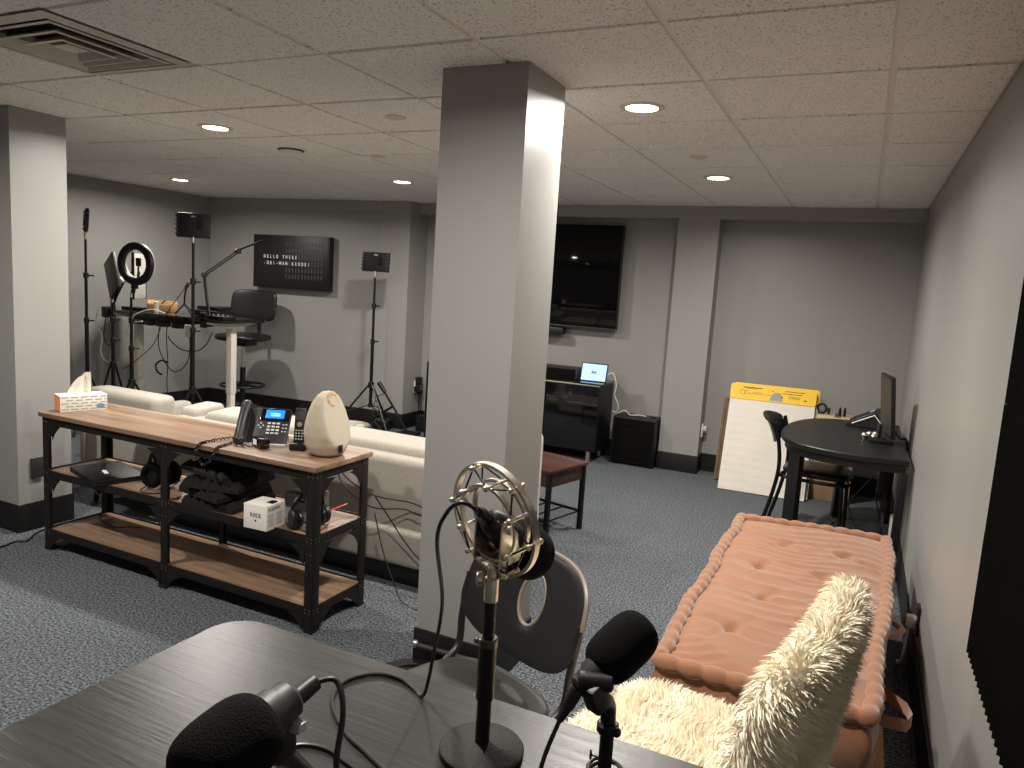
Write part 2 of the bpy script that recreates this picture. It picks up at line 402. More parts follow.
# ------------------------------------------------------------------ ceiling fittings
def downlight(x, y, label, k=1.0):
    t = thing('downlight', label, 'ceiling light', (x, y, FZ), 0, 'recessed downlights in the ceiling tiles')
    part('trim_ring', G().lathe([(0.067, -0.002), (0.069, -0.007), (0.090, -0.006), (0.095, -0.001), (0.095, 0.004)], 32), M_trim, t)
    part('lens', G().lathe([(0, -0.006), (0.045, -0.005), (0.0675, -0.002)], 32), M_lens, t)
    ld = bpy.data.lights.new('lamp_glow', 'AREA'); ld.shape = 'DISK'; ld.size = 0.11; ld.energy = LAMP_W*k; ld.color = LAMP_COL; ld.spread = R(168)
    lo = bpy.data.objects.new('lamp_glow', ld); COL.objects.link(lo); lo.parent = t; lo.location = (0, 0, -0.009)
    return t
downlight(-3.38, 3.12, 'lit round downlight in front of the ceiling smoke detector')
downlight(-5.79, 4.94, 'lit round downlight over the standing desk, leftmost of the five', 0.7)
downlight(-3.47, 5.10, 'lit round downlight near the tall light stand by the pilaster')
downlight(-0.935, 3.11, 'lit round downlight just right of the middle column, largest in view')
downlight(-0.95, 4.97, 'lit round downlight farthest right, nearest the back wall')
# the same row of lamps carries on over and behind the viewer
downlight(-0.95, 1.25, 'lit round downlight over the foreground table')
downlight(-3.38, 1.25, 'lit round downlight in front of the console table')
# vent
vx, vy = (VENT[0]+VENT[1])/2, (VENT[2]+VENT[3])/2
t = thing('ceiling_vent', 'square white stepped air diffuser in the ceiling at upper left', 'vent', (vx, vy, FZ))
g = G()
def sqring(g, a, z0, b, z1, th=0.002):
    vs = []
    for h, z in ((a, z0), (b, z1), (b, z1+th), (a, z0+th)):
        vs += [(-h, -h, z), (h, -h, z), (h, h, z), (-h, h, z)]
    fs = []
    for r in range(4):
        r2 = (r+1) % 4
        for k in range(4): fs.append((r*4+k, r*4+(k+1) % 4, r2*4+(k+1) % 4, r2*4+k))
    g.raw(vs, fs)
sqring(g, 0.297, -0.002, 0.255, -0.008); sqring(g, 0.255, -0.008, 0.245, 0.03)
part('frame', g, M_vent, t, angle=20)
for a, b, z in ((0.238, 0.176, -0.002), (0.172, 0.116, -0.006), (0.110, 0.056, -0.010)):
    g = G(); sqring(g, a, z-0.006, a-0.012, z-0.008); sqring(g, a-0.012, z-0.008, b, z+0.042)
    part('louver', g, M_vent, t, angle=20)
part('center_plate', G().box((0, 0, -0.006), (0.09, 0.09, 0.004), 0.002), M_vent, t)
part('louver_backing', G().raw([(-.25, -.25, .008), (.25, -.25, .008), (.25, .25, .008), (-.25, .25, .008), (-.25, -.25, .0085), (.25, -.25, .0085), (.25, .25, .0085), (-.25, .25, .0085)], [(0, 1, 2, 3), (7, 6, 5, 4)]), M_black, t)  # flat black sheet behind the louvers
t = thing('smoke_detector', 'round white flush disc on the ceiling between the downlights at left', 'smoke detector', (-3.418, 3.763, FZ))
part('rim', G().lathe([(0.078, 0.002), (0.084, -0.004), (0.078, -0.010), (0.070, -0.011)], 32), M_greyp, t)
part('cover', G().lathe([(0, -0.016), (0.05, -0.0145), (0.071, -0.0105)], 32), M_white, t)
for (x, y, l) in ((-2.15, 3.084, 'flat round sprinkler cover on the ceiling left of the middle column'), (-2.95, 4.05, 'small flat round cover on the ceiling near the smoke detector'), (-0.93, 4.25, 'flat round cover on the ceiling between the two right downlights')):
    tag(part('sprinkler_cover', G().lathe([(0, -0.006), (0.045, -0.006), (0.052, -0.002), (0.052, 0.003)], 24), M_trim, loc=(x, y, FZ-0.001)), l, 'sprinkler cover', 'sprinkler covers on the ceiling')

#@@CONSOLE
# ------------------------------------------------------------------ console table
CT = thing('console_table', 'long industrial console with oak planks and black riveted iron frame behind the sofa', 'console table', (-2.91, 2.58, 0))
HX, HY = 0.905, 0.185
g = G().box((0, 0, 0.7335), (2*HX+0.03, 2*HY+0.03, 0.023), 0.003); part('tabletop', g, M_oak, CT)
for z in (0.4235, 0.1035): part('shelf', G().box((0, 0, z), (2*HX-0.02, 2*HY-0.02, 0.018), 0.002), M_oak, CT)
g = G()
for z in (0.702, 0.418, 0.098):
    for s in (-1, 1):
        g.box((0, s*(HY-0.003), z), (2*HX, 0.006, 0.04), 0.001); g.box((0, s*(HY-0.018), z-0.018), (2*HX, 0.034, 0.004))
    for s in (-1, 1):
        g.box((s*(HX-0.003), 0, z), (0.006, 2*HY, 0.04), 0.001)
    g.box((0, 0, z-0.02), (0.04, 2*HY-0.01, 0.006))
part('rail', g, M_iron, CT)
def gusset(g, riv, c, sx, sz, y, w=0.085, h=0.075, along='x', sy=1):
    """curved corner plate from a corner point, spreading sx along and sz vertically"""
    pts = [(0, 0)]
    n = 7
    for k in range(n+1):
        q = k/n; pts.append((sx*(0.012+(w-0.012)*(1-q)**1.45), sz*(0.012+(h-0.012)*q**1.45)))
    if sx*sz < 0: pts = pts[::-1]
    if along == 'x': m = frame((1, 0, 0), (0, 0, 1), (0, -1, 0), (c[0], y, c[2]))
    else: m = frame((0, 1, 0), (0, 0, 1), (1, 0, 0), (y, c[1], c[2]))
    g.prism(pts, 0.004, m)
for ix, lx in enumerate((-HX, 0.0, HX)):
    for sy in (-1, 1):
        g = G(); rv = G(); y = sy*(HY-0.001)
        W = 0.042
        if ix == 1: g.box((lx, y, 0.36), (0.045, 0.005, 0.72), 0.001); g.box((lx, y-sy*0.015, 0.36), (0.006, 0.03, 0.72))
        else:
            s = -1 if ix == 0 else 1
            g.box((lx-s*W/2, y, 0.36), (W, 0.005, 0.72), 0.001); g.box((lx, y-sy*W/2, 0.36), (0.005, W, 0.72), 0.001)
        yy = y + (0.0 if sy < 0 else 0.004)
        for zc, sz in ((0.685, -1), (0.40, -1), (0.085, -1)):
            for sx in ((1,) if ix == 0 else (-1,) if ix == 2 else (-1, 1)):
                off = 0.0 if ix == 1 else 0.038*(1 if ix == 0 else -1)
                h = 0.075 if zc > 0.1 else 0.07
                gusset(g, rv, (lx+off+ (0.018*sx if ix == 1 else 0), 0, zc), sx, sz, yy, 0.10, 0.10 if zc > 0.1 else 0.08)
            if ix != 1:
                gusset(g, rv, (0, y-sy*0.038, zc), -sy, sz, lx-0.002, 0.10, 0.10 if zc > 0.1 else 0.08, along='y')
        if ix == 1: g.box((lx, y, 0.006), (0.05, 0.03, 0.012), 0.002)
        else: g.box((lx-(-1 if ix == 0 else 1)*0.02, y-sy*0.02, 0.006), (0.048, 0.048, 0.012), 0.002)
        lg = part('leg', g, M_iron, CT)
        for z in (0.712, 0.695, 0.425, 0.410, 0.355, 0.105, 0.09):
            for dx in ((-0.06, -0.035, -0.012, 0.012, 0.035, 0.06) if (ix == 1 and z in (0.712, 0.425)) else (-0.012, 0.012)):
                q = lx+dx if ix == 1 else lx-(-1 if ix == 0 else 1)*(0.022+dx)
                rv.sphere((q, y+sy*0.003, z), (0.0035, 0.0025, 0.0035), 8, 4)
                if ix != 1 and z != 0.355: rv.sphere((lx+(0.003 if ix == 2 else -0.003), y-sy*(0.022+dx), z), (0.0025, 0.0035, 0.0035), 8, 4)
        part('rivets', rv, M_rivet, lg)
TZ = 0.745; SZ = 0.4325; BZ = 0.1125

# tissue box
t = thing('tissue_box', 'tissue box with white brick print and orange end on the console', 'tissue box', (-3.752, 2.565, TZ), R(70))
bx = part('box', G().box((0, 0, 0.0425), (0.225, 0.115, 0.085), 0.003), M_boxw, t)
g = G()
for r in range(5):
    for k in range(5):
        x0 = -0.108+k*0.046+(0.022 if r % 2 else 0); x1 = min(x0+0.034, 0.108)
        if x0 < 0.108: g.box(((x0+x1)/2, -0.0578, 0.012+r*0.016), (x1-x0, 0.0006, 0.005))
part('brick_print', g, M_greyl, bx)
part('end_panel', G().box((-0.1128, 0, 0.0425), (0.0012, 0.109, 0.079)), M_orange, bx)
part('emblem', G().prism(circ(0, 0, 0.02, 0.014), 0.0012, frame((1, 0, 0), (0, 0, 1), (0, -1, 0), (0.078, -0.0578, 0.024))), M_emblem, bx)
g = G(); nu, nv = 13, 8; vs = []; fs = []
for j in range(nv+1):
    tt = j/nv
    for i in range(nu):
        u = i/(nu-1); wd = 0.115*(1-0.50*tt**1.5)
        x = -0.008+ (u-0.5)*wd + 0.026*tt**1.4+0.0
        y = 0.017*math.sin(u*9+tt*2)*(1-0.4*tt)+0.005
        z = 0.080+0.122*tt - 0.035*tt*(1-u)**2
        vs.append((x, y, z))
for j in range(nv):
    for i in range(nu-1): fs.append((j*nu+i, j*nu+i+1, (j+1)*nu+i+1, (j+1)*nu+i))
n0 = len(vs); vs += [(x*1.0, y+0.006, z) for x, y, z in vs]; fs += [tuple(reversed([i+n0 for i in f])) for f in fs[:]]
part('tissue', g.raw(vs, fs), M_paper, t, angle=80)

# desk phone
t = thing('desk_phone', 'charcoal office desk phone with lit blue screen on the console', 'telephone', (-2.49, 2.615, TZ), R(28))
tilt = Euler((R(52), 0, 0))
Mp = Matrix.Translation((0.02, -0.02, 0.075)) @ Matrix.Rotation(R(52), 4, 'X')
def onp(g, x, y, z, d, b=0.001): g.box(Mp @ Vector((x, y, z)), d, b, Mp.to_3x3()); return g
b_ = part('body', onp(G(), 0, 0, 0, (0.185, 0.19, 0.03), 0.008), M_phone, t)
part('stand', G().prism([(0.03, 0), (0.11, 0), (0.055, 0.11), (0.0, 0.05)], 0.13, frame((0, 1, 0), (0, 0, 1), (1, 0, 0), (-0.05, 0, 0))), M_black, t)
sp = part('screen_bezel', onp(G(), 0.025, 0.058, 0.0165, (0.135, 0.062, 0.004)), M_gloss, b_)
part('screen', onp(G(), 0.022, 0.060, 0.0192, (0.086, 0.044, 0.0016)), M_blue, sp)
part('screen_text', onp(onp(G(), 0.024, 0.062, 0.0202, (0.045, 0.006, 0.0008)), 0.024, 0.052, 0.0202, (0.045, 0.006, 0.0008)), M_bluel, sp)
for r in range(4):
    for c in range(3):
        part('key', onp(G(), 0.002+c*0.021, 0.012-r*0.017, 0.0165, (0.015, 0.009, 0.005)), M_key, b_)
g = G()
for r in range(3):
    for c in range(2): onp(g, 0.068+c*0.014, 0.008-r*0.018, 0.0160, (0.008, 0.005, 0.004))
for k in range(4):
    a = k*math.pi/2; onp(g, -0.035+0.011*math.cos(a), 0.0+0.011*math.sin(a), 0.016, (0.007, 0.007, 0.004))
part('function_keys', g, M_key, b_)
part('foot_bar', G().box((0.02, -0.088, 0.006), (0.19, 0.02, 0.012), 0.003), M_key, t)
g = G(); a0 = Mp @ Vector((-0.115, -0.085, 0.03)); a1 = Mp @ Vector((-0.115, 0.095, 0.03)); zz = (Mp.to_3x3() @ Vector((0, 0, 1)))
g.tube([a0, a0*0.7+a1*0.3+zz*0.012, a0*0.3+a1*0.7+zz*0.012, a1], 0.02, 10, radii=[0.026, 0.021, 0.021, 0.026])
g.sphere(a0, 0.027, 14, 8); g.sphere(a1, 0.027, 14, 8)
part('handset', g, M_phone, t)
part('cradle', G().box(Mp @ Vector((-0.112, 0, 0.004)), (0.05, 0.19, 0.03), 0.008, Mp.to_3x3()), M_black, t)
# coiled handset cord
g = G(); base = [(-2.63, 2.55, TZ+0.012), (-2.66, 2.48, TZ+0.008), (-2.665, 2.42, TZ+0.006), (-2.66, 2.385, TZ+0.006), (-2.665, 2.366, TZ-0.01), (-2.655, 2.36, TZ-0.055), (-2.615, 2.358, TZ-0.085), (-2.575, 2.36, TZ-0.06), (-2.555, 2.366, TZ-0.008), (-2.55, 2.385, TZ+0.006), (-2.555, 2.43, TZ+0.006), (-2.57, 2.50, TZ+0.007)]
P_ = [Vector(p) for p in base]; fine = []
for i in range(len(P_)-1):
    for k in range(14): fine.append(P_[i].lerp(P_[i+1], k/14))
coil = []
for i, p in enumerate(fine):
    d = (fine[min(i+1, len(fine)-1)]-fine[max(i-1, 0)]).normalized(); x = d.cross(Vector((0.3, 0.5, 0.8))).normalized(); y = d.cross(x)
    a = i*1.9; coil.append(p+(x*math.cos(a)+y*math.sin(a))*0.0052)
g.tube(coil, 0.0030, 5, smooth=True, sub=2)
tag(part('handset_cord', g, M_rubber), 'black coiled phone cord looping over the console front edge', 'cord')
# charger and keys
t = thing('power_adapter', 'small black power adapter with pale label lying in front of the desk phone', 'power adapter', (-2.425, 2.515, TZ), R(-20))
part('body', G().box((0, 0, 0.024), (0.095, 0.045, 0.046), 0.008), M_gloss, t)
part('label_plate', G().box((-0.012, -0.0228, 0.026), (0.034, 0.0012, 0.026)), M_boxw, t)
part('prongs', G().box((0.053, -0.006, 0.022), (0.014, 0.0015, 0.006)).box((0.053, 0.006, 0.022), (0.014, 0.0015, 0.006)), M_silver, t)
t = thing('key_bunch', 'small bunch of silver keys beside the power adapter', 'keys', (-2.515, 2.485, TZ))
part('key_ring', G().torus((0, 0, 0.004), (0.1, 0, 1), 0.016, 0.0016, 20, 6), M_silver, t)
for a in (10, 50, -25):
    c, s = math.cos(R(a)), math.sin(R(a))
    part('key', G().prism(circ(0.026*c, 0.026*s, 0.011, 0.011, 12), 0.0025, Matrix.Translation((0, 0, 0.002+abs(a)*0.00006))).box((0.052*c, 0.052*s, 0.004+abs(a)*0.00006), (0.034, 0.007, 0.0022), 0, R(a)), M_silver, t)
# cordless phone
t = thing('cordless_phone', 'black cordless handset upright in its charging cradle beside the egg speaker', 'telephone', (-2.275, 2.60, TZ), R(28))
part('cradle', G().box((0, 0, 0.017), (0.075, 0.085, 0.034), 0.01), M_black, t)
Mh = Matrix.Translation((0, 0.012, 0.105)) @ Matrix.Rotation(R(-12), 4, 'X')
h = part('handset', G().box(Mh @ Vector((0, 0, 0)), (0.05, 0.024, 0.165), 0.008, Mh.to_3x3()), M_black, t)
part('screen', G().box(Mh @ Vector((0, -0.0125, 0.048)), (0.034, 0.0012, 0.04), 0, Mh.to_3x3()), M_dsilver, h)
part('navigation_key', G().prism(circ(0, 0, 0.012, 0.012, 16), 0.002, Mh @ frame((1, 0, 0), (0, 0, 1), (0, -1, 0), (0, -0.012, 0.008))), M_silver, h)
g = G()
for r in range(4):
    for c in range(3): g.box(Mh @ Vector((-0.013+c*0.013, -0.0125, -0.02-r*0.013)), (0.007, 0.0012, 0.005), 0, Mh.to_3x3())
part('keypad', g, M_key, h)
# egg speaker
t = thing('egg_speaker', 'cream egg-shaped fabric speaker with wooden handle notch on the console end', 'speaker', (-2.115, 2.60, TZ), R(8))
prof = [(0, 0.0), (0.055, 0.0), (0.078, 0.012), (0.096, 0.05), (0.103, 0.095), (0.099, 0.14), (0.087, 0.19), (0.070, 0.235), (0.050, 0.267), (0.028, 0.285), (0, 0.291)]
pf = []
for (a0, b0), (a1, b1) in zip(prof[:-1], prof[1:]): pf += [(a0+(a1-a0)*k/4, b0+(b1-b0)*k/4) for k in range(4)]
bm_g = G().lathe(pf+[prof[-1]], 64)
# scoop: flatten the front-right side into a leaning face
nv_ = []
dn = Vector((0.985, -0.17, 0)).normalized()
for v in bm_g.v:
    p = Vector(v); lim = 0.098-0.33*max(0, p.z-0.03)
    d = p.dot(dn)
    if d > lim and p.z > 0.01: p = p-dn*(d-lim)*0.9
    nv_.append(tuple(p))
bm_g.v = nv_
part('body', bm_g, M_egg, t, angle=70)
part('handle', G().torus((0.020, -0.004, 0.250), (0.95, -0.1, 0.3), 0.028, 0.010, 24, 10), M_eggw, t)
part('port_panel', G().box((0.090, -0.036, 0.042), (0.002, 0.03, 0.038), 0.0008, Euler((0, 0, R(-10)))), M_greyp, t)
part('connector', G().box((0.092, -0.0365, 0.044), (0.006, 0.018, 0.02), 0.001, Euler((0, 0, R(-10)))), M_black, t)

# laptop on the middle shelf
t = thing('laptop', 'closed black laptop with a white sticker on the console middle shelf', 'laptop', (-3.48, 2.52, SZ), R(-17))
part('base', G().box((0, 0, 0.008), (0.37, 0.25, 0.016), 0.005), M_black, t)
l_ = part('lid', G().box((0, 0, 0.022), (0.37, 0.25, 0.010), 0.004), M_black, t)
part('sticker', G().box((0.02, -0.02, 0.0274), (0.075, 0.02, 0.0008), 0, R(-8)), M_boxw, l_)
part('hinge', G().cyl((-0.12, 0.124, 0.017), (0.12, 0.124, 0.017), 0.005, n=10), M_greyp, t)
def headphones(name, label, loc, rz, tilt=0):
    t = thing(name, label, 'headphones', loc, rz)
    pts = []
    for k in range(13):
        a = R(200-220*k/12); pts.append((0.078*math.cos(a), 0.02+0.0*math.sin(a), 0.075+0.075*math.sin(a)))
    part('headband', G().tube(pts, 0.009, 8, sub=2, radii=[0.007]*3+[0.011]*7+[0.007]*3), M_black, t)
    for s in (-1, 1):
        e = part('ear_cup', G().lathe([(0, 0), (0.03, 0), (0.042, 0.008), (0.044, 0.022), (0.036, 0.03), (0, 0.03)], 24, axm((s, 0.15, 0.0), (s*0.058, 0.01, 0.047))), M_black, t)
        part('ear_pad', G().torus((s*0.056, 0.008, 0.047), (1, 0, 0), 0.031, 0.012, 24, 8), M_leather, e)
    part('cable', G().tube([(-0.06, 0.0, 0.01), (-0.05, -0.05, 0.004), (0.0, -0.07, 0.004), (0.05, -0.05, 0.004), (0.08, -0.02, 0.004)], 0.0022, 6), M_rubber, t)
    return t
# big round can on the left of the stack: headphones lying with pad towards the room
t = thing('headphones', 'large black round-cupped headphones standing behind the middle console leg', 'headphones', (-3.10, 2.53, SZ), R(20))
for s in (-1, 1):
    e = part('ear_cup', G().lathe([(0, 0), (0.05, 0.0), (0.062, 0.006), (0.066, 0.02), (0.06, 0.028), (0, 0.028)], 28, axm((0.15*s, -1, 0.1), (0.02*s, 0.02+0.035*s, 0.070))), M_black, t)
    part('ear_pad', G().torus((0.02*s, 0.02+0.035*s-0.03, 0.072), (0.1*s, -1, 0.1), 0.045, 0.014, 26, 8), M_foamb, e)
part('headband', G().tube([(-0.02, 0.0, 0.13), (-0.06, 0.03, 0.16), (-0.085, 0.05, 0.12), (-0.09, 0.05, 0.06), (-0.07, 0.04, 0.012)], 0.009, 8), M_black, t)
part('cable', G().tube([(-0.04, -0.05, 0.02), (-0.05, -0.09, 0.006), (0.0, -0.12, 0.005), (0.06, -0.10, 0.005), (0.10, -0.06, 0.03), (0.12, -0.03, 0.06), (0.10, 0.0, 0.04)], 0.0028, 6), M_rubber, t)
headphones('headphones', 'black headphones beside the white microphone carton on the console shelf', (-2.115, 2.50, SZ), R(70))
# stacked acoustic foam tiles on the shelf
def foam_tile_mesh(n=6, size=0.30, th=0.022, ridge=0.028):
    vs = []; fs = []
    h = size/2; pts = [(-h, 0)]
    for k in range(n):
        x0 = -h+size*k/n; pts += [(x0+size/n/2, th+ridge), (x0+size/n, th)] if k < n else []
    poly = [(h, 0)]+[(x, z) for x, z in reversed(pts[1:])]+[(-h, th), (-h, 0)]
    return G().prism(poly, size, frame((1, 0, 0), (0, 0, 1), (0, -1, 0), (0, size/2, 0)))
def pyramid_tile(n=5, size=0.30, th=0.018, ridge=0.03):
    g = G().box((0, 0, th/2), (size, size, th)); c = size/n
    for i in range(n):
        for j in range(n):
            x = -size/2+c*i; y = -size/2+c*j
            g.raw([(x, y, th), (x+c, y, th), (x+c, y+c, th), (x, y+c, th), (x+c/2, y+c/2, th+ridge)], [(0, 1, 4), (1, 2, 4), (2, 3, 4), (3, 0, 4)])
    return g
fl_ = [(-2.66, 2.56, SZ, 4, 'bottom'), (-2.68, 2.555, SZ+0.05, -9, 'second'), (-2.655, 2.555, SZ+0.097, 11, 'third')]
fl_lab = ['dark foam tile at the bottom of the stack on the console shelf', 'dark foam tile in the middle of the stack on the console shelf', 'dark foam tile slid askew near the top of the shelf stack']
fm = None
for (x, y, z, a, w_), lb in zip(fl_, fl_lab):
    o = part('foam_tile', foam_tile_mesh(), M_foamp, loc=(x, y, z), angle=10) if fm is None else fm.copy()
    if fm is None: fm = o
    else: COL.objects.link(o); o.location = (x, y, z)
    o.rotation_euler = (0, 0, R(a)); tag(o, lb, 'foam tile', 'foam tiles stacked on the console shelf')
o = part('foam_tile', pyramid_tile(), M_foamp, loc=(-2.70, 2.585, SZ+0.147), angle=10); o.rotation_euler = (0, R(3), R(-6))
tag(o, 'dark pyramid foam tile on top of the shelf stack', 'foam tile', 'foam tiles stacked on the console shelf')
# microphone cartons
Tm = lambda x, y, z: frame((1, 0, 0), (0, 0, 1), (0, -1, 0), (x, y, z))
t = thing('microphone_carton', 'white printed microphone carton with hang tab on the console shelf', 'box', (-2.285, 2.40, SZ), R(3))
c_ = part('carton', G().box((0, 0, 0.055), (0.125, 0.12, 0.11), 0.002), M_boxw, t)
part('front_print', G().text('RØDE', 0.026, Tm(-0.027, -0.0601, 0.055), sx=0.85).prism(circ(0, 0, 0.005, 0.005, 10), 0.0008, Tm(0.003, -0.0601, 0.04)), M_ink, c_)
g = G().text('PODMIC', 0.021, frame((0, 1, 0), (0, 0, 1), (1, 0, 0), (0.0628, -0.05, 0.085)), sx=1.0)
part('side_print', g, M_ink, c_)
g = G()
for k in range(7):
    for q in (-0.032, 0.02): g.box((0.0629, q, 0.068-k*0.008), (0.0006, 0.04-0.006*(k % 3), 0.0028))
part('small_print', g, M_greyl, c_)
g = G().prism([(-0.016, -0.02), (0.016, -0.02), (0.016, 0.012), (0.008, 0.02), (-0.008, 0.02), (-0.016, 0.012)], 0.003, Matrix.Translation((0.035, 0.01, 0.1105)))
part('hang_tab', g, M_black, c_)
t = thing('microphone_carton', 'grey carton standing in shade behind the white microphone carton', 'box', (-2.22, 2.60, SZ), R(6))
c_ = part('carton', G().box((0, 0, 0.06), (0.16, 0.12, 0.12), 0.002), M_greyl, t)
part('lid_flap', G().box((0, 0, 0.1205), (0.156, 0.116, 0.002), 0.0005), M_black, c_)
part('side_print', G().box((0.0, -0.0603, 0.09), (0.06, 0.0006, 0.012)), M_ink, c_)
t = thing('red_pencil', 'red pencil resting on the headphones at the console shelf end', 'pencil', (-2.075, 2.575, SZ+0.06), R(65))
Mq = Euler((0, R(-14), 0)).to_matrix().to_4x4()
part('shaft', G().cyl(Mq @ Vector((-0.09, 0, 0)), Mq @ Vector((0.08, 0, 0)), 0.0042, n=6), M_red, t)
part('tip', G().cyl(Mq @ Vector((0.08, 0, 0)), Mq @ Vector((0.098, 0, 0)), 0.0042, 0.0008, n=6), M_hazel, t)
# cables around the console
def cable(name, pts, r, m, label, cat='cable', n=6): 
    return tag(part(name, G().tube(pts, r, n), m), label, cat)
cable('extension_lead', [(-4.25, 2.82, 0.30), (-3.95, 2.84, 0.12), (-3.75, 2.66, 0.118), (-3.55, 2.60, 0.118), (-3.45, 2.66, 0.119), (-3.38, 2.83, 0.05)], 0.003, M_rubber, 'thin black cord lying on the console bottom shelf at left')
cable('extension_lead', [(-4.08, 2.80, 0.006), (-4.09, 2.62, 0.006), (-4.06, 2.50, 0.006), (-3.98, 2.40, 0.006), (-4.02, 2.36, 0.006), (-4.0, 2.27, 0.006), (-4.06, 2.12, 0.006), (-4.3, 2.0, 0.006)], 0.004, M_rubber, 'black cord crossing the carpet at the left column')
for k, (pts, lb) in enumerate([
    ([(-2.21, 2.80, 0.70), (-2.17, 2.80, 0.60), (-2.02, 2.83, 0.52), (-1.90, 2.97, 0.47), (-1.80, 2.985, 0.45), (-1.65, 2.985, 0.47), (-1.45, 2.985, 0.50)], 'upper black cable hanging across the sofa back by the console end'),
    ([(-2.23, 2.80, 0.70), (-2.18, 2.80, 0.56), (-2.03, 2.83, 0.46), (-1.93, 2.97, 0.43), (-1.85, 2.985, 0.41), (-1.7, 2.985, 0.43), (-1.45, 2.985, 0.46)], 'middle black cable hanging across the sofa back by the console end'),
    ([(-2.0, 2.82, 0.52), (-1.97, 2.90, 0.40), (-1.90, 2.96, 0.26), (-1.80, 2.97, 0.18), (-1.68, 2.96, 0.17), (-1.5, 2.95, 0.2)], 'lowest black cable sagging across the sofa back beside the column')]):
    cable('hanging_cable', pts, 0.0032, M_rubber, lb)
cable('hanging_cable', [(-1.99, 2.81, 0.44), (-1.955, 2.84, 0.25), (-1.90, 2.86, 0.10), (-1.85, 2.87, 0.006), (-1.70, 2.83, 0.006), (-1.58, 2.85, 0.006)], 0.003, M_greyp, 'grey cable dropping from the console end to the carpet')

#@@SOFA
# ------------------------------------------------------------------ sofa and armchair
def tz(m): return m
t = thing('sofa', 'cream linen sofa seen from behind, between the console and the middle column', 'sofa', (-2.62, 3.45, 0))
part('back_frame', G().box((0, -0.33, 0.395), (2.06, 0.15, 0.53), 0.04, seg=4), M_sofa, t)
part('base', G().box((0, 0, 0.205), (2.08, 0.86, 0.20), 0.035, seg=3), M_sofa, t)
part('plinth', G().box((0, 0.01, 0.055), (2.02, 0.80, 0.11), 0.005), M_black, t)
for x0, x1 in ((-1.03, -0.885), (-0.855, -0.005), (0.005, 1.03)):
    part('back_cushion', G().superbox(((x1-x0)/2, 0.115, 0.20), 9, Matrix.Translation(((x0+x1)/2, -0.215, 0.515)) @ Matrix.Rotation(R(4), 4, 'X')), M_sofa, t, angle=80)
    part('seat_cushion', G().superbox(((x1-x0)/2, 0.33, 0.085), 5, Matrix.Translation(((x0+x1)/2, 0.11, 0.385))), M_sofa, t, angle=80)
for s in (-1, 1):
    part('armrest', G().box((s*0.965, 0.05, 0.36 if s < 0 else 0.42), (0.15, 0.78, 0.50 if s < 0 else 0.62), 0.055, seg=4), M_sofa, t)
t = thing('armchair', 'cream upholstered armchair with dark tapered legs behind the console left end', 'armchair', (-4.06, 3.42, 0))
part('back_rest', G().box((-0.03, -0.30, 0.52), (0.63, 0.17, 0.46), 0.05, seg=4), M_sofa, t)
part('back_panel', G().box((0, -0.385, 0.375), (0.69, 0.03, 0.50), 0.01), M_sofa, t)
part('back_frame', G().box((-0.335, -0.39, 0.37), (0.045, 0.05, 0.52), 0.012).box((0.335, -0.39, 0.37), (0.045, 0.05, 0.52), 0.012).box((0, -0.39, 0.14), (0.69, 0.05, 0.05), 0.012), M_sofa, t)
part('seat_cushion', G().superbox((0.27, 0.34, 0.1), 5, Matrix.Translation((0, 0.08, 0.35))), M_sofa, t, angle=80)
for s in (-1, 1):
    part('armrest', G().box((s*0.305, 0.02, 0.36), (0.11, 0.72, 0.44), 0.04, seg=4), M_sofa, t)
    for q in (-0.33, 0.33): part('leg', G().cyl((s*0.28, q, 0.16), (s*0.30, q*1.06, 0), 0.028, 0.015, 12), M_black, t)

# coffee table
t = thing('coffee_table', 'walnut coffee table with black metal legs beyond the middle column', 'coffee table', (-1.58, 4.27, 0), R(-14))
part('tabletop', G().box((-0.50, 0, 0.441), (1.06, 0.42, 0.018), 0.003), M_cof, t)
part('apron', G().box((-0.50, 0, 0.385), (1.02, 0.38, 0.095), 0.003), M_cof, t)
for x in (0.005, -1.005):
    for y in (-0.185, 0.185): part('leg', G().box((x, y, 0.216), (0.028, 0.028, 0.432), 0.002), M_blackm, t)
g = G()
for y in (-0.185, 0.185): g.box((-0.5, y, 0.12), (1.0, 0.014, 0.014))
for k in range(9): g.box((-1.0+k*0.125, 0, 0.122), (0.008, 0.37, 0.008))
part('wire_shelf', g, M_blackm, t)

#@@BACKWALL
# ------------------------------------------------------------------ television wall
t = thing('television', 'large black wall-mounted television on the back wall', 'television', (-2.88, WBR, 1.675))
part('housing', G().box((0, -0.085, 0), (1.66, 0.05, 0.955), 0.006), M_black, t)
part('screen', G().box((0, -0.1115, 0.006), (1.645, 0.004, 0.935), 0.001), M_screen, t)
part('wall_mount', G().box((0, -0.03, 0), (0.5, 0.06, 0.4), 0.004), M_blackm, t)
part('bottom_bezel', G().box((0, -0.109, -0.471), (1.655, 0.008, 0.014), 0.002), M_greyp, t)
t = thing('soundbar', 'short black sound bar hanging below the television', 'sound bar', (-2.76, WBR, 1.15))
part('bracket', G().box((0, -0.03, 0.02), (0.06, 0.06, 0.06)), M_blackm, t)
part('body', G().box((0, -0.10, 0), (0.40, 0.085, 0.07), 0.012), M_black, t)
t = thing('media_cabinet', 'glossy black media cabinet on metal feet below the television', 'cabinet', (-2.83, 6.44, 0))
cb = part('carcass', G().box((0, 0.005, 0.41), (1.56, 0.39, 0.62), 0.003), M_black, t)
for x in (-0.5175, 0.0, 0.5175):
    part('door', G().box((x, -0.198, 0.40), (0.510, 0.016, 0.58), 0.002), M_gloss, t)
part('top_edge_trim', G().box((0, -0.200, 0.706), (1.56, 0.018, 0.012), 0.002), M_silver, t)
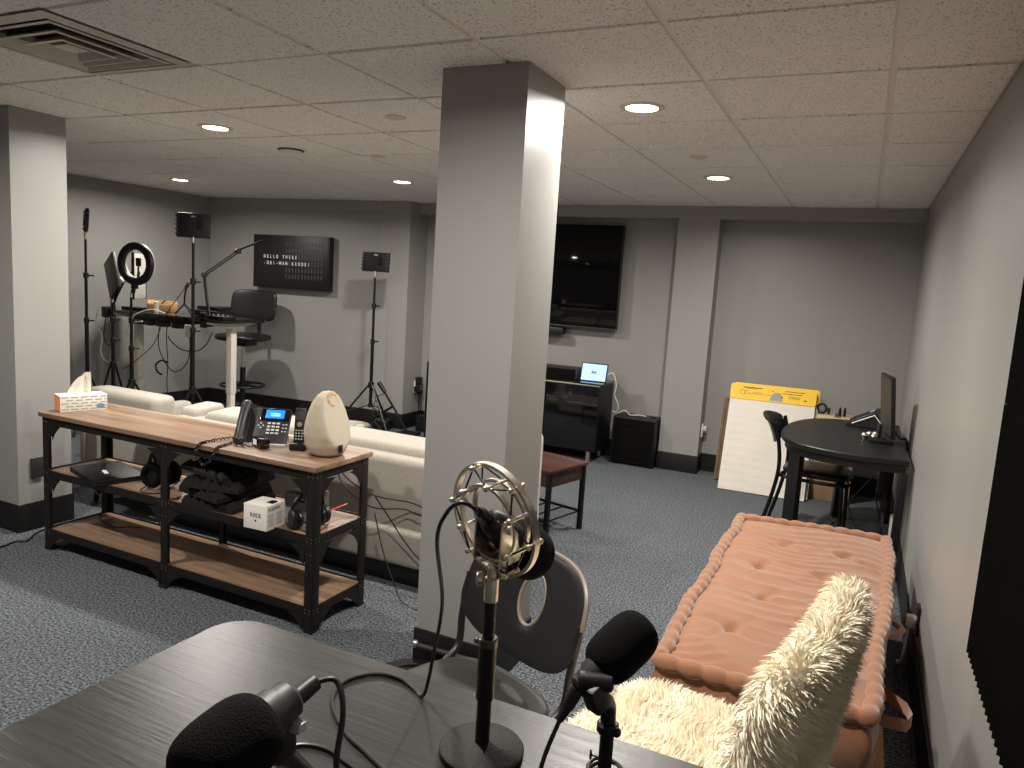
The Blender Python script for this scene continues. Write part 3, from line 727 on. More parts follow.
part('top_panel', G().box((0, 0, 0.719), (1.58, 0.41, 0.016), 0.002), M_gloss, t)
for x in (-0.70, 0.70):
    for y in (-0.16, 0.16): part('foot', G().cyl((x, y, 0), (x, y, 0.10), 0.022, n=14), M_silver, t)
t = thing('center_speaker', 'long black centre speaker lying on the media cabinet', 'speaker', (-2.62, 6.42, 0.727))
part('cabinet', G().box((0, 0, 0.053), (0.62, 0.22, 0.106), 0.008), M_black, t)
part('grille', G().box((0, -0.113, 0.053), (0.59, 0.008, 0.088), 0.003), M_foamb, t)
t = thing('tablet', 'tablet with glowing pale blue screen propped on the media cabinet', 'tablet', (-2.165, 6.36, 0.727), R(4))
Mt = Matrix.Rotation(R(-18), 4, 'X')
b_ = part('body', G().box(Mt @ Vector((0, 0, 0.088)), (0.25, 0.008, 0.176), 0.003, Mt.to_3x3()), M_black, t)
s_ = part('screen', G().box(Mt @ Vector((0, -0.0045, 0.088)), (0.226, 0.0012, 0.152), 0, Mt.to_3x3()), M_tab, b_)
g = G().box(Mt @ Vector((0, -0.0054, 0.088)), (0.045, 0.0008, 0.016), 0, Mt.to_3x3()).box(Mt @ Vector((0, -0.0054, 0.072)), (0.075, 0.0008, 0.004), 0, Mt.to_3x3())
g.box(Mt @ Vector((-0.018, -0.0054, 0.1)), (0.01, 0.0008, 0.012), 0, Mt.to_3x3()).box(Mt @ Vector((0.018, -0.0054, 0.1)), (0.01, 0.0008, 0.012), 0, Mt.to_3x3())
part('icon', g, M_tabi, s_)
part('kickstand', G().box((0, 0.085, 0.06), (0.1, 0.006, 0.15), 0.001, Euler((R(30), 0, 0))), M_black, t)
cable('charging_cable', [(-2.045, 6.40, 0.80), (-1.99, 6.40, 0.82), (-1.955, 6.41, 0.72), (-1.965, 6.42, 0.62), (-1.925, 6.42, 0.54), (-1.94, 6.44, 0.47), (-1.985, 6.45, 0.47), (-1.94, 6.46, 0.455), (-1.87, 6.46, 0.49), (-1.82, 6.47, 0.452), (-1.74, 6.48, 0.46), (-1.68, 6.50, 0.452)], 0.0045, M_wcable, 'white charging cable trailing from the tablet to the subwoofer')
t = thing('subwoofer', 'black cube subwoofer on the carpet between cabinet and pilaster', 'subwoofer', (-1.755, 6.53, 0))
part('cabinet', G().box((0, 0, 0.228), (0.40, 0.27, 0.42), 0.008), M_black, t)
part('grille', G().box((0, -0.139, 0.228), (0.375, 0.01, 0.395), 0.004), M_foamb, t)
part('cone_ring', G().torus((0, -0.145, 0.225), (0, 1, 0), 0.155, 0.005, 40, 8), M_foamb, t)
for x in (-0.16, 0.16):
    for y in (-0.1, 0.1): part('foot', G().cyl((x, y, 0), (x, y, 0.02), 0.02, n=12), M_rubber, t)
part('knob', G().box((0.13, 0.02, 0.443), (0.05, 0.025, 0.012), 0.003), M_black, t)

# ------------------------------------------------------------------ flip-chart corner
def pad(name, label, loc, rz, lean, wd, ht, full=True):
    t = thing(name, label, 'flip chart pad', loc, rz)
    m = Matrix.Rotation(R(-lean), 4, 'X')
    # sheets: gently waved front
    g = G(); nx, nz = 8, 40; vs = []; fs = []
    for j in range(nz+1):
        for i in range(nx+1):
            z = ht*j/nz; x = -wd/2+wd*i/nx
            y = -0.012-0.0022*math.sin(z*95+1.7*math.sin(x*6))*(1-j/nz*0.6)
            vs.append(m @ Vector((x, y, z)))
    for j in range(nz):
        for i in range(nx): a = j*(nx+1)+i; fs.append((a, a+1, a+nx+2, a+nx+1))
    g.raw(vs, fs)
    nb = len(vs)
    g.box(m @ Vector((0, 0, ht/2)), (wd, 0.018, ht), 0, m.to_3x3())
    part('sheets', g, M_paper, t, angle=60)
    hb = 0.105
    poly = rrect(-wd/2-0.004, -0.025, wd/2+0.004, hb, 0.022, 5)
    mm = m @ frame((1, 0, 0), (0, 0, 1), (0, -1, 0), (0, 0.004, ht-hb+0.012))
    hd = part('header_card', G().prism(poly, 0.022, mm), M_yellow, t)
    if full:
        g = G()
        def bar(x, z, w, h): g.box(m @ Vector((x, -0.0188, ht-hb+0.012+z)), (w, 0.0008, h), 0, m.to_3x3())
        bar(-0.16, 0.078, 0.15, 0.007); bar(-0.175, 0.069, 0.10, 0.003); bar(0.17, 0.075, 0.15, 0.005); bar(0.15, 0.055, 0.15, 0.005)
        bar(0.075, 0.02, 0.012, 0.012); bar(-0.09, 0.028, 0.20, 0.0025); bar(-0.12, 0.04, 0.08, 0.0025); bar(0.17, 0.035, 0.09, 0.002); bar(0.17, 0.027, 0.09, 0.002); bar(0.17, 0.019, 0.09, 0.002); bar(0.255, 0.012, 0.022, 0.009)
        g.prism(circ(0, 0, 0.005, 0.005, 10), 0.0008, m @ Tm(0.0, -0.018, ht-0.03))
        g.torus(m @ Vector((-0.235, -0.0185, ht-0.058)), m.to_3x3() @ Vector((0, 1, 0)), 0.020, 0.0015, 20, 5)
        g.torus(m @ Vector((-0.205, -0.0185, ht-0.058)), m.to_3x3() @ Vector((0, 1, 0)), 0.017, 0.0015, 20, 5)
        part('header_print', g, M_ink, hd)
        part('picture', G().prism([(-0.055, -0.025), (0.055, -0.025), (0.035, 0.045), (-0.02, 0.045)], 0.0008, m @ Tm(0.09 - 0.06, -0.018, ht-hb+0.022)), M_greyl, hd)
    return t
pad('flip_chart_pad', 'front white flip-chart pad with yellow printed header leaning on the wall', (-0.600, 6.13, 0.003), R(2), 19, 0.665, 0.885)
pad('flip_chart_pad', 'second white flip-chart pad leaning behind the front one', (-0.580, 6.185, 0.003), R(2), 18.5, 0.665, 0.885, False)
t = thing('cork_board', 'tan wooden board leaning on the wall at the pads left edge', 'board', (-0.785, 6.40, 0.003), R(0))
m = Matrix.Rotation(R(-13), 4, 'X')
part('panel', G().box(m @ Vector((0, 0.012, 0.36)), (0.44, 0.016, 0.70), 0.006, m.to_3x3()), M_tan, t)
part('edge_frame', G().box(m @ Vector((-0.222, 0.008, 0.36)), (0.024, 0.028, 0.72), 0.005, m.to_3x3()).box(m @ Vector((0.222, 0.008, 0.36)), (0.024, 0.028, 0.72), 0.005, m.to_3x3()).box(m @ Vector((0, 0.008, 0.712)), (0.44, 0.028, 0.022), 0.005, m.to_3x3()), M_tan, t)
t = thing('cardboard_box', 'brown cardboard box standing behind the round-ended table', 'box', (-0.10, 6.43, 0))
part('carton', G().box((0, 0, 0.335), (0.30, 0.24, 0.67), 0.004), M_card, t)
part('flap', G().box((0, 0, 0.674), (0.30, 0.24, 0.008), 0.002).box((0.0, -0.124, 0.63), (0.298, 0.006, 0.085), 0.001), M_cardlit, t)  # top and flap painted in the lit tone, carton in the darker one
part('tape', G().box((0, 0, 0.6785), (0.05, 0.238, 0.001)), M_tan, t)
t = thing('rolled_headset', 'black headset resting on the cardboard box beside the yellow header', 'headset', (-0.225, 6.42, 0.679))
part('headband', G().torus((0, 0, 0.045), (0.3, 1, 0), 0.035, 0.010, 28, 8), M_black, t)
for s in (-1, 1): part('ear_cup', G().cyl((s*0.045, 0.012, 0.03), (s*0.06, 0.014, 0.028), 0.026, n=16, bev=0.004), M_black, t)
for x in (-0.09, -0.055):
    tag(part('marker_pen', G().cyl((0, 0, 0), (0, 0, 0.05), 0.011, n=12).cyl((0, 0, 0.05), (0, 0, 0.07), 0.009, 0.007, n=12), M_black, loc=(x, 6.41, 0.679)), 'short black marker standing on the cardboard box flap', 'marker', 'markers standing on the cardboard box')

# ------------------------------------------------------------------ black round-ended table
t = thing('side_table', 'black round-ended table standing against the right wall', 'table', (0, 0, 0))
ctl = [(0.318, 4.61), (0.10, 4.565), (-0.14, 4.61), (-0.31, 4.74), (-0.395, 4.98), (-0.405, 5.27), (-0.365, 5.56), (-0.24, 5.84), (0.0, 5.97), (0.318, 5.99)]
def smoothpoly(c, sub=5):
    P_ = [Vector((x, y, 0)) for x, y in c]; out = []
    for i in range(len(P_)-1):
        p1, p2 = P_[i], P_[i+1]; p0 = P_[i-1] if i else p1*2-p2; p3 = P_[i+2] if i+2 < len(P_) else p2*2-p1
        for k in range(sub):
            q = k/sub; v = 0.5*((2*p1)+(p2-p0)*q+(2*p0-5*p1+4*p2-p3)*q*q+(3*p1-p0-3*p2+p3)*q**3); out.append((v.x, v.y))
    out.append(c[-1]); return out
sp_ = smoothpoly(ctl)[::-1]
part('tabletop', G().prism(sp_, 0.035, Matrix.Translation((0, 0, 0.685)), 0.005), M_black, t)
cx, cy = 0.0, 5.28
part('apron', G().prism([(cx+(x-cx)*0.93 if x < 0.25 else x-0.01, cy+(y-cy)*0.95) for x, y in sp_], 0.05, Matrix.Translation((0, 0, 0.636))), M_black, t)
for (x, y, d, a) in ((-0.285, 4.90, (0.085, 0.05), -35), (-0.03, 5.86, (0.06, 0.05), 20), (0.30, 4.66, (0.045, 0.05), 0), (0.30, 5.93, (0.045, 0.05), 0)):
    part('leg', G().box((x, y, 0.32), (d[0], d[1], 0.64), 0.006, R(a)), M_black, t)
# things on it
ST = 0.720
t = thing('card_terminal', 'black wedge-shaped desk terminal with white edge strip on the round-ended table', 'terminal', (0.13, 5.80, ST), R(-6))
poly = [(-0.15, 0.0), (0.10, 0.0), (0.105, 0.016), (0.035, 0.112), (0.022, 0.115), (-0.146, 0.024)]
part('body', G().prism(poly, 0.30, frame((1, 0, 0), (0, 0, 1), (0, -1, 0), (0, 0.15, 0)), 0.004), M_black, t)
part('edge_strip', G().tube([(-0.11, -0.152, 0.022), (0.028, -0.152, 0.096), (0.092, -0.152, 0.02)], 0.0045, 6, smooth=False), M_boxw, t)
kp = Euler((0, R(-31), 0))
g = G()
for r in range(4):
    for c in range(3): g.box((-0.115+r*0.026, -0.06+c*0.04, 0.046+r*0.0141), (0.018, 0.026, 0.006), 0.002, Euler((0, R(-28.5), 0)))
part('keypad', g, M_greyp, t)
part('label_screen', G().box((0.003, -0.04, 0.1115), (0.035, 0.11, 0.004), 0.001, Euler((0, R(-28.5), 0))), M_lilac, t)
t = thing('upright_display', 'thin black upright display seen edge-on at the wall side of the table', 'monitor', (0.195, 5.15, ST), R(99))
part('base', G().box((0, 0.02, 0.012), (0.17, 0.13, 0.024), 0.006), M_black, t)
part('neck', G().box((0, 0.03, 0.06), (0.06, 0.02, 0.10), 0.004), M_black, t)
part('housing', G().box((0, 0.0, 0.235), (0.34, 0.022, 0.38), 0.004, Euler((R(-6), 0, 0))), M_black, t)
part('screen', G().box((0, -0.0125, 0.236), (0.32, 0.002, 0.35), 0, Euler((R(-6), 0, 0))).box((0, 0.0118, 0.234), (0.32, 0.002, 0.35), 0, Euler((R(-6), 0, 0))), M_greyp, t)
for (x, y, lb) in ((0.085, 5.20, 'leftmost small silver ball ornament beside the terminal'), (0.115, 5.27, 'second small silver ball ornament from the left beside the terminal'), (0.15, 5.29, 'silver ball ornament nearest the display among the small group'), (0.14, 5.18, 'small silver ball ornament in front of its group by the display')):
    o = part('ball_ornament', G().sphere((0, 0, 0.020), (0.020, 0.020, 0.020), 16, 10).cyl((0, 0, 0), (0, 0, 0.006), 0.012, n=14), M_silver, loc=(x, y, ST)); tag(o, lb, 'ornament', 'silver ball ornaments on the round-ended table')
cable('monitor_cable', [(0.20, 5.25, ST+0.05), (0.25, 5.3, ST+0.06), (0.29, 5.25, ST+0.02), (0.331, 5.2, ST+0.01), (0.334, 5.2, ST-0.2), (0.33, 5.1, 0.25), (0.30, 5.0, 0.01)], 0.007, M_rubber, 'thick black cable running off the table at the right wall')
# cafe chair
t = thing('cafe_chair', 'black cafe chair with padded seat tucked under the round-ended table', 'chair', (-0.17, 5.30, 0), R(-4))
part('seat', G().superbox((0.21, 0.21, 0.028), 3.5, Matrix.Translation((0, 0, 0.445))), M_leather, t, angle=80)
part('seat_frame', G().tube([(-0.18, -0.18, 0.405), (0.18, -0.18, 0.405), (0.19, 0, 0.405), (0.18, 0.18, 0.405), (-0.18, 0.18, 0.405), (-0.2, 0, 0.405)], 0.012, 8, closed=True), M_blackm, t)
for s in (-1, 1):
    part('front_leg', G().tube([(0.15, s*0.17, 0.405), (0.175, s*0.18, 0.38), (0.185, s*0.185, 0.2), (0.19, s*0.19, 0.0)], 0.013, 8), M_blackm, t)
    part('back_leg', G().tube([(-0.31, s*0.185, 0.0), (-0.25, s*0.18, 0.25), (-0.22, s*0.18, 0.45), (-0.235, s*0.18, 0.62), (-0.27, s*0.185, 0.76)], 0.013, 8), M_blackm, t)
g = G(); vs = []; fs = []; nu, nv = 14, 5
for k in (0, 1):
    for j in range(nv+1):
        for i in range(nu+1):
            u = -1+2*i/nu; z = 0.60+0.20*j/nv; hh = 0.035*u*u if j == nv else 0
            x = -0.245-0.16*(z-0.60)-0.05*(1-u*u)-0.055*(j/nv)**2+(0.012 if k else -0.0)
            y = u*(0.175+0.03*(j/nv)); vs.append((x, y, z-hh*0.8+(0.05*u*u if j == 0 else 0)))
n0 = (nu+1)*(nv+1)
for k in (0, 1):
    for j in range(nv):
        for i in range(nu): a = k*n0+j*(nu+1)+i; fs.append((a, a+1, a+nu+2, a+nu+1))
ring = [i for i in range(nu+1)]+[j*(nu+1)+nu for j in range(1, nv+1)]+[nv*(nu+1)+i for i in range(nu-1, -1, -1)]+[j*(nu+1) for j in range(nv-1, 0, -1)]
for a, b in zip(ring, ring[1:]+ring[:1]): fs.append((a, b, b+n0, a+n0))
part('backrest', g.raw(vs, fs), M_leather, t, angle=50)
# under the table
t = thing('power_strip', 'white power strip plugged in below the round-ended table', 'power strip', (0.30, 4.92, 0.25))
part('body', G().box((0, 0, 0), (0.045, 0.05, 0.14), 0.006), M_white, t)
g = G()
for z in (-0.04, 0, 0.04): g.box((-0.0235, 0, z), (0.002, 0.02, 0.024))
part('sockets', g, M_greyp, t)
part('cable', G().tube([(0, 0, -0.07), (-0.01, -0.03, -0.16), (-0.05, -0.1, -0.22), (-0.03, -0.2, -0.24)], 0.006, 6), M_wcable, t)
t = thing('cable_bundle', 'black bundle of adapters and cables hanging under the round-ended table', 'cables', (0.22, 5.05, 0.30))
part('adapter', G().box((0, 0, 0.20), (0.06, 0.07, 0.16), 0.01).box((0.02, 0.03, 0.0), (0.05, 0.06, 0.12), 0.01), M_black, t)
for k in range(4):
    part('cable', G().tube([(0.0+0.01*k, 0, 0.28), (-0.03+0.02*k, 0.03*k, 0.1), (0.02, -0.02*k, -0.1), (-0.03*k, 0.05*k-0.05, -0.27), (-0.08-0.08*k, 0.1+0.05*k, -0.292)], 0.005, 6), M_rubber, t)
for k, pts in enumerate([[(0.2, 5.9, 0.35), (0.08, 5.95, 0.15), (0.0, 5.8, 0.008), (-0.05, 5.6, 0.008), (0.05, 5.5, 0.008), (0.15, 5.6, 0.008)], [(0.05, 6.0, 0.45), (0.0, 6.05, 0.25), (0.1, 5.7, 0.008), (0.18, 5.4, 0.008), (0.06, 5.35, 0.008), (0.0, 5.45, 0.008)]]):
    cable('floor_cable', pts, 0.005, M_rubber, ['left tangled black cable on the carpet under the round-ended table', 'right tangled black cable on the carpet under the round-ended table'][k])
t = thing('wall_outlet', 'grey outlet on the back wall below the round-ended table', 'outlet', (0.15, WBR, 0.40))
part('plate', G().box((0, -0.006, 0), (0.12, 0.012, 0.12), 0.004), M_greyp, t)
part('plug', G().box((-0.03, -0.03, 0.0), (0.04, 0.04, 0.04), 0.006).box((0.03, -0.03, 0.0), (0.04, 0.04, 0.04), 0.006), M_black, t)

#@@STUDIO
# ------------------------------------------------------------------ studio corner
def light_stand(label, loc, rz, apex, r_foot, top, panel=None, name='light_stand'):
    t = thing(name, label, 'light stand', loc, rz)
    z1 = apex+(top-apex)*0.42; z2 = apex+(top-apex)*0.75
    part('pole', G().cyl((0, 0, apex-0.22), (0, 0, z1), 0.0165, n=12).cyl((0, 0, z1-0.02), (0, 0, z2), 0.013, n=12).cyl((0, 0, z2-0.02), (0, 0, top), 0.0105, n=12), M_blackm, t)
    for z in (z1, z2):
        c = part('collar', G().cyl((0, 0, z-0.035), (0, 0, z+0.012), 0.022, n=12, bev=0.003), M_black, t)
        part('knob', G().cyl((0.02, 0, z-0.012), (0.05, 0, z-0.012), 0.006, n=8).box((0.055, 0, z-0.012), (0.012, 0.03, 0.014), 0.003), M_black, c)
    part('hub', G().cyl((0, 0, apex-0.03), (0, 0, apex+0.03), 0.028, n=12, bev=0.004), M_black, t)
    part('spreader', G().cyl((0, 0, apex-0.22), (0, 0, apex-0.18), 0.024, n=12), M_black, t)
    for k in range(3):
        a = R(120*k+20); c, s = math.cos(a), math.sin(a)
        l = part('leg', G().tube([(0.022*c, 0.022*s, apex), (r_foot*c, r_foot*s, 0.012)], 0.0095, 8, smooth=False), M_blackm, t)
        f = 0.55; part('brace', G().tube([(0.02*c, 0.02*s, apex-0.2), (r_foot*f*c, r_foot*f*s, apex*(1-f)+0.01)], 0.006, 6, smooth=False), M_blackm, l)
        part('rubber_foot', G().cyl((r_foot*c, r_foot*s, 0.0), (r_foot*c*0.96, r_foot*s*0.96, 0.03), 0.013, n=8), M_rubber, l)
    part('spigot', G().cyl((0, 0, top), (0, 0, top+0.04), 0.010, n=10), M_silver, t)
    return t
def panel_light(label, loc, rz, w, h, tilt=0):
    """LED panel on a stand; its back faces local -y"""
    t = thing('panel_light', label, 'panel light', loc, rz)
    m = Matrix.Rotation(R(tilt), 4, 'X')
    b = part('housing', G().box(m @ Vector((0, 0, h/2+0.02)), (w, 0.03, h), 0.008, m.to_3x3()), M_black, t)
    part('diffuser', G().box(m @ Vector((0, 0.0165, h/2+0.02)), (w*0.92, 0.004, h*0.88), 0.001, m.to_3x3()), M_greyp, b)
    g = G()
    for s in (-1, 1):
        for k in range(5): g.box(m @ Vector((s*(w/2-0.008), -0.018, 0.02+h*(0.14+0.18*k))), (0.024, 0.014, h*0.075), 0.003, m.to_3x3())
    part('cooling_fins', g, M_greyp, b)
    part('control_panel', G().box(m @ Vector((w*0.2, -0.018, h*0.55+0.02)), (w*0.17, 0.008, h*0.42), 0.002, m.to_3x3()), M_blackm, b)
    part('name_plate', G().box(m @ Vector((0.0, -0.0158, h*0.86+0.02)), (w*0.14, 0.0015, h*0.06), 0, m.to_3x3()), M_greyl, b)
    part('ball_head', G().cyl((0, 0, -0.02), (0, 0, 0.025), 0.014, n=12), M_silver, t)
    return t
# y: left stand (seen edge-on), stand in front of the desk, stand at the pilaster
light_stand('black light stand with an edge-on panel, closest to the left column', (-6.20, 4.30, 0), R(35), 0.52, 0.22, 1.72)
panel_light('thin panel light seen edge-on at the far left', (-6.20, 4.30, 1.76), R(-34), 0.30, 0.20, -4)
light_stand('black light stand with wide panel in front of the standing desk right half', (-4.80, 4.22, 0), R(10), 0.56, 0.33, 1.73)
panel_light('wide panel light with cooling fins seen from behind above the standing desk', (-4.80, 4.22, 1.745), R(30), 0.255, 0.19, -3)
light_stand('black light stand with square panel in front of the back pilaster', (-4.28, 5.90, 0), R(75), 0.50, 0.40, 1.545)
panel_light('small panel light seen from behind in front of the back pilaster', (-4.28, 5.90, 1.58), R(10), 0.28, 0.185, -6)
# dark panel on a stand
light_stand('black light stand with tilted dark panel behind the ring light', (-6.06, 4.45, 0), R(70), 0.62, 0.20, 1.18)
t = thing('dark_panel', 'dark flat tilted panel on the stand left of the ring light', 'panel light', (-6.06, 4.45, 1.22), R(-19))
part('housing', G().box((0.0, 0, 0.20), (0.25, 0.028, 0.34), 0.006, Euler((0, R(-28), 0))), M_black, t)
part('diffuser', G().box((0.0, 0.0165, 0.20), (0.23, 0.004, 0.32), 0.001, Euler((0, R(-28), 0))), M_greyp, t)
part('yoke', G().cyl((0, 0, -0.01), (0, 0, 0.06), 0.012, n=10), M_black, t)
# ring light
light_stand('black tripod stand carrying the round ring light', (-5.62, 4.30, 0), R(50), 0.52, 0.30, 1.25)
t = thing('ring_light', 'round ring light with black back and white rim above the standing desk', 'ring light', (-5.60, 4.30, 1.30), R(9))
mz = Matrix.Translation((0.03, 0, 0.235))
part('housing', G().lathe([(0.124, -0.020), (0.172, -0.020), (0.180, -0.008), (0.180, 0.012), (0.117, 0.012), (0.117, -0.010), (0.124, -0.020)], 56, mz @ frame((1, 0, 0), (0, 0, 1), (0, 1, 0), (0, 0, 0))), M_black, t)
part('diffuser', G().lathe([(0.118, 0.012), (0.120, 0.034), (0.14, 0.040), (0.174, 0.034), (0.1795, 0.012)], 56, mz @ frame((1, 0, 0), (0, 0, 1), (0, 1, 0), (0, 0, 0))), M_white, t)
part('swivel', G().cyl((0, 0, -0.01), (0.02, 0, 0.06), 0.018, n=12, bev=0.003).box((0.02, 0, 0.045), (0.05, 0.035, 0.04), 0.006), M_black, t)
part('phone_clamp', G().tube([(0.05, 0.0, 0.10), (0.05, 0.01, 0.20), (0.06, 0.01, 0.24)], 0.007, 8).box((0.06, 0.0, 0.25), (0.035, 0.03, 0.07), 0.006), M_black, t)
# standing desk
DK = thing('standing_desk', 'black-topped electric standing desk raised on white telescopic legs', 'desk', (-5.70, 4.60, 0))
part('desktop', G().prism(rrect(-0.76, 0.0, 0.80, 0.55, 0.05), 0.028, Matrix.Translation((0, 0, 1.075)), 0.006), M_gloss, DK)
part('cross_beam', G().box((0, 0.27, 1.045), (1.25, 0.06, 0.04), 0.003), M_black, DK)
for x in (-0.56, 0.64):
    l = part('leg', G().box((x, 0.27, 0.74), (0.064, 0.064, 0.62), 0.006), M_white, DK)
    part('lower_column', G().box((x, 0.27, 0.24), (0.052, 0.052, 0.46), 0.005), M_white, l)
    part('foot', G().box((x, 0.27, 0.016), (0.075, 0.58, 0.032), 0.008), M_white, l)
    part('top_bracket', G().prism([(-0.25, 0.03), (-0.25, 0.015), (-0.06, -0.025), (0.06, -0.025), (0.25, 0.015), (0.25, 0.03)][::-1], 0.075, frame((0, 1, 0), (0, 0, 1), (1, 0, 0), (x-0.037, 0.27, 1.044))), M_white, l)
part('cable_tray', G().box((-0.05, 0.12, 1.035), (0.75, 0.10, 0.012), 0.002).box((-0.05, 0.07, 1.05), (0.75, 0.006, 0.04), 0.001), M_black, DK)
for k, (x, w_) in enumerate(((-0.30, 0.14), (-0.13, 0.09), (0.03, 0.12), (0.22, 0.10))):
    o = tag(part('cable_box', G().box((0, 0, 0), (w_, 0.07, 0.045), 0.006), M_black, loc=(-5.70+x, 4.66, 1.012)), ['black adapter under the desk edge, leftmost of four', 'small black adapter under the desk edge, second of four from left', 'black adapter under the desk edge, third of four from left', 'black adapter under the desk edge, nearest the white one'][k], 'adapter', 'black adapters under the desk edge')
t = thing('power_brick', 'white square power brick hanging under the standing desk edge', 'adapter', (-5.27, 4.60, 0.985))
part('body', G().box((0, 0, 0), (0.085, 0.05, 0.11), 0.01), M_white, t)
part('cable', G().tube([(0, 0, -0.055), (0.01, 0, -0.25), (-0.01, 0.02, -0.6), (0.02, 0.1, -0.9), (0.1, 0.3, -0.975)], 0.005, 6), M_rubber, t)
def hang(pts, r=0.005, m=M_rubber, label='', n=6): return cable('hanging_cable', pts, r, m, label)
hang([(-6.44, 4.585, 1.10), (-6.46, 4.57, 0.95), (-6.36, 4.56, 0.86), (-6.38, 4.56, 0.70), (-6.30, 4.56, 0.62), (-6.10, 4.56, 0.63), (-5.98, 4.56, 0.74), (-5.96, 4.56, 0.86), (-6.0, 4.56, 0.95), (-5.95, 4.56, 1.06), (-5.72, 4.57, 1.14), (-5.6, 4.62, 1.115)], 0.006, M_wcable, 'long white cable looping below the desk left end')
hang([(-5.80, 4.55, 1.03), (-5.95, 4.55, 1.0), (-6.02, 4.55, 0.9), (-6.03, 4.55, 0.8), (-5.99, 4.55, 0.76)], 0.007, M_wcable, 'short white cable dangling beside the ring light pole')
hang([(-5.62, 4.58, 1.03), (-5.60, 4.56, 0.8), (-5.42, 4.55, 0.62), (-5.25, 4.56, 0.72), (-5.22, 4.57, 0.98)], 0.004, label='thin black cable drooping in a loop under the desk middle')
hang([(-5.52, 4.58, 1.03), (-5.51, 4.56, 0.90), (-5.48, 4.55, 0.70), (-5.50, 4.56, 0.45), (-5.44, 4.58, 0.2), (-5.35, 4.7, 0.01)], 0.004, label='thin black cable hanging straight from desk middle to carpet')
hang([(-5.50, 4.57, 0.92), (-5.45, 4.56, 0.88), (-5.3, 4.55, 0.82), (-5.12, 4.55, 0.83), (-5.02, 4.56, 0.90), (-4.98, 4.58, 1.0)], 0.005, label='black cable with inline plugs sagging under the desk right half')
hang([(-5.58, 4.57, 0.57), (-5.63, 4.56, 0.60), (-5.64, 4.56, 0.66), (-5.57, 4.56, 0.70), (-5.50, 4.56, 0.69)], 0.008, label='short curled black cable end hanging under the desk')
hang([(-6.30, 4.56, 1.05), (-6.32, 4.55, 0.85), (-6.26, 4.55, 0.77), (-6.2, 4.55, 0.85), (-6.22, 4.57, 1.03)], 0.005, label='black cable loop under the desk left end')
hang([(-5.43, 4.72, 1.385), (-5.52, 4.62, 1.18), (-5.58, 4.58, 1.04), (-5.65, 4.55, 0.85), (-5.82, 4.53, 0.70), (-6.0, 4.5, 0.58)], 0.004, label='thin black cable running from the small microphone down past the desk edge')
# monitor arm + pale monitor
t = thing('display_mount', 'black spring monitor arm clamped to the desk left end', 'monitor arm', (-6.34, 4.66, 1.103))
part('clamp', G().box((-0.02, -0.03, -0.03), (0.07, 0.10, 0.10), 0.006), M_black, t)
part('post', G().cyl((0, 0, 0), (0, 0, 0.10), 0.02, n=12), M_black, t)
part('lower_arm', G().tube([(0, 0, 0.07), (0.06, -0.01, 0.15), (0.16, -0.02, 0.27)], 0.024, 10, smooth=False), M_black, t)
part('elbow', G().cyl((0.16, -0.05, 0.27), (0.16, 0.02, 0.29), 0.03, n=14, bev=0.004), M_white, t)
part('upper_arm', G().tube([(0.16, -0.01, 0.29), (0.155, 0.02, 0.33), (0.14, 0.05, 0.345)], 0.018, 10), M_black, t)
part('head', G().tube([(0.14, 0.05, 0.345), (0.135, 0.10, 0.34), (0.13, 0.15, 0.33)], 0.014, 8).box((0.135, 0.15, 0.33), (0.05, 0.03, 0.07), 0.008), M_black, t)
t = thing('monitor', 'pale panel monitor seen edge-on through the ring light', 'monitor', (-6.24, 4.86, 1.42), R(125))
part('panel', G().box((0, 0, 0.0), (0.34, 0.018, 0.42), 0.004), M_sofa, t)
part('bezel', G().box((0.173, 0, 0.0), (0.012, 0.026, 0.43), 0.003).box((-0.173, 0, 0.0), (0.012, 0.026, 0.43), 0.003), M_black, t)
part('logo_plate', G().text('V', 0.07, Tm(-0.02, -0.0105, 0.11)), M_ink, t)
part('mount', G().box((0, 0.03, 0), (0.1, 0.04, 0.1), 0.005), M_black, t)
# desk items
DZ = 1.103
t = thing('desk_organiser', 'wooden desk organiser box on the standing desk', 'organiser', (-6.0, 4.92, DZ), R(12))
part('tray', G().box((0, 0, 0.006), (0.26, 0.10, 0.012), 0.002).box((0, 0.045, 0.05), (0.26, 0.010, 0.10), 0.002).box((-0.125, 0, 0.05), (0.01, 0.1, 0.10), 0.002).box((0.125, 0, 0.04), (0.01, 0.1, 0.08), 0.002).box((0, -0.045, 0.035), (0.26, 0.01, 0.07), 0.002), M_hazel, t)
part('pen', G().cyl((-0.06, 0, 0.02), (0.03, 0.0, 0.105), 0.006, n=8), M_black, t)
o = tag(part('candle', G().cyl((0, 0, 0), (0, 0, 0.10), 0.022, n=16, bev=0.003), M_white, loc=(-5.86, 4.74, DZ)), 'small white pillar on the desk beside the organiser', 'candle')
t = thing('desk_microphone', 'small black gooseneck microphone on folding legs on the standing desk', 'microphone', (-5.50, 4.74, DZ))
part('legs', G().tube([(0, 0, 0.10), (0.14, -0.04, 0.01)], 0.007, 8, smooth=False).tube([(0, 0, 0.10), (-0.11, 0.0, 0.01)], 0.007, 8, smooth=False).tube([(0, 0, 0.10), (0.02, 0.1, 0.01)], 0.007, 8, smooth=False), M_blackm, t)
part('neck', G().tube([(0, 0, 0.10), (0.01, 0, 0.20), (0.03, 0, 0.25)], 0.008, 8), M_blackm, t)
part('capsule', G().cyl((0.02, 0, 0.25), (0.075, -0.02, 0.29), 0.017, n=12, bev=0.005), M_dsilver, t)
t = thing('laptop_case', 'black rectangular case lying on the standing desk behind the boom arm', 'case', (-5.33, 4.90, DZ), R(4))
part('lower_shell', G().box((0, 0, 0.03), (0.26, 0.20, 0.055), 0.008), M_black, t)
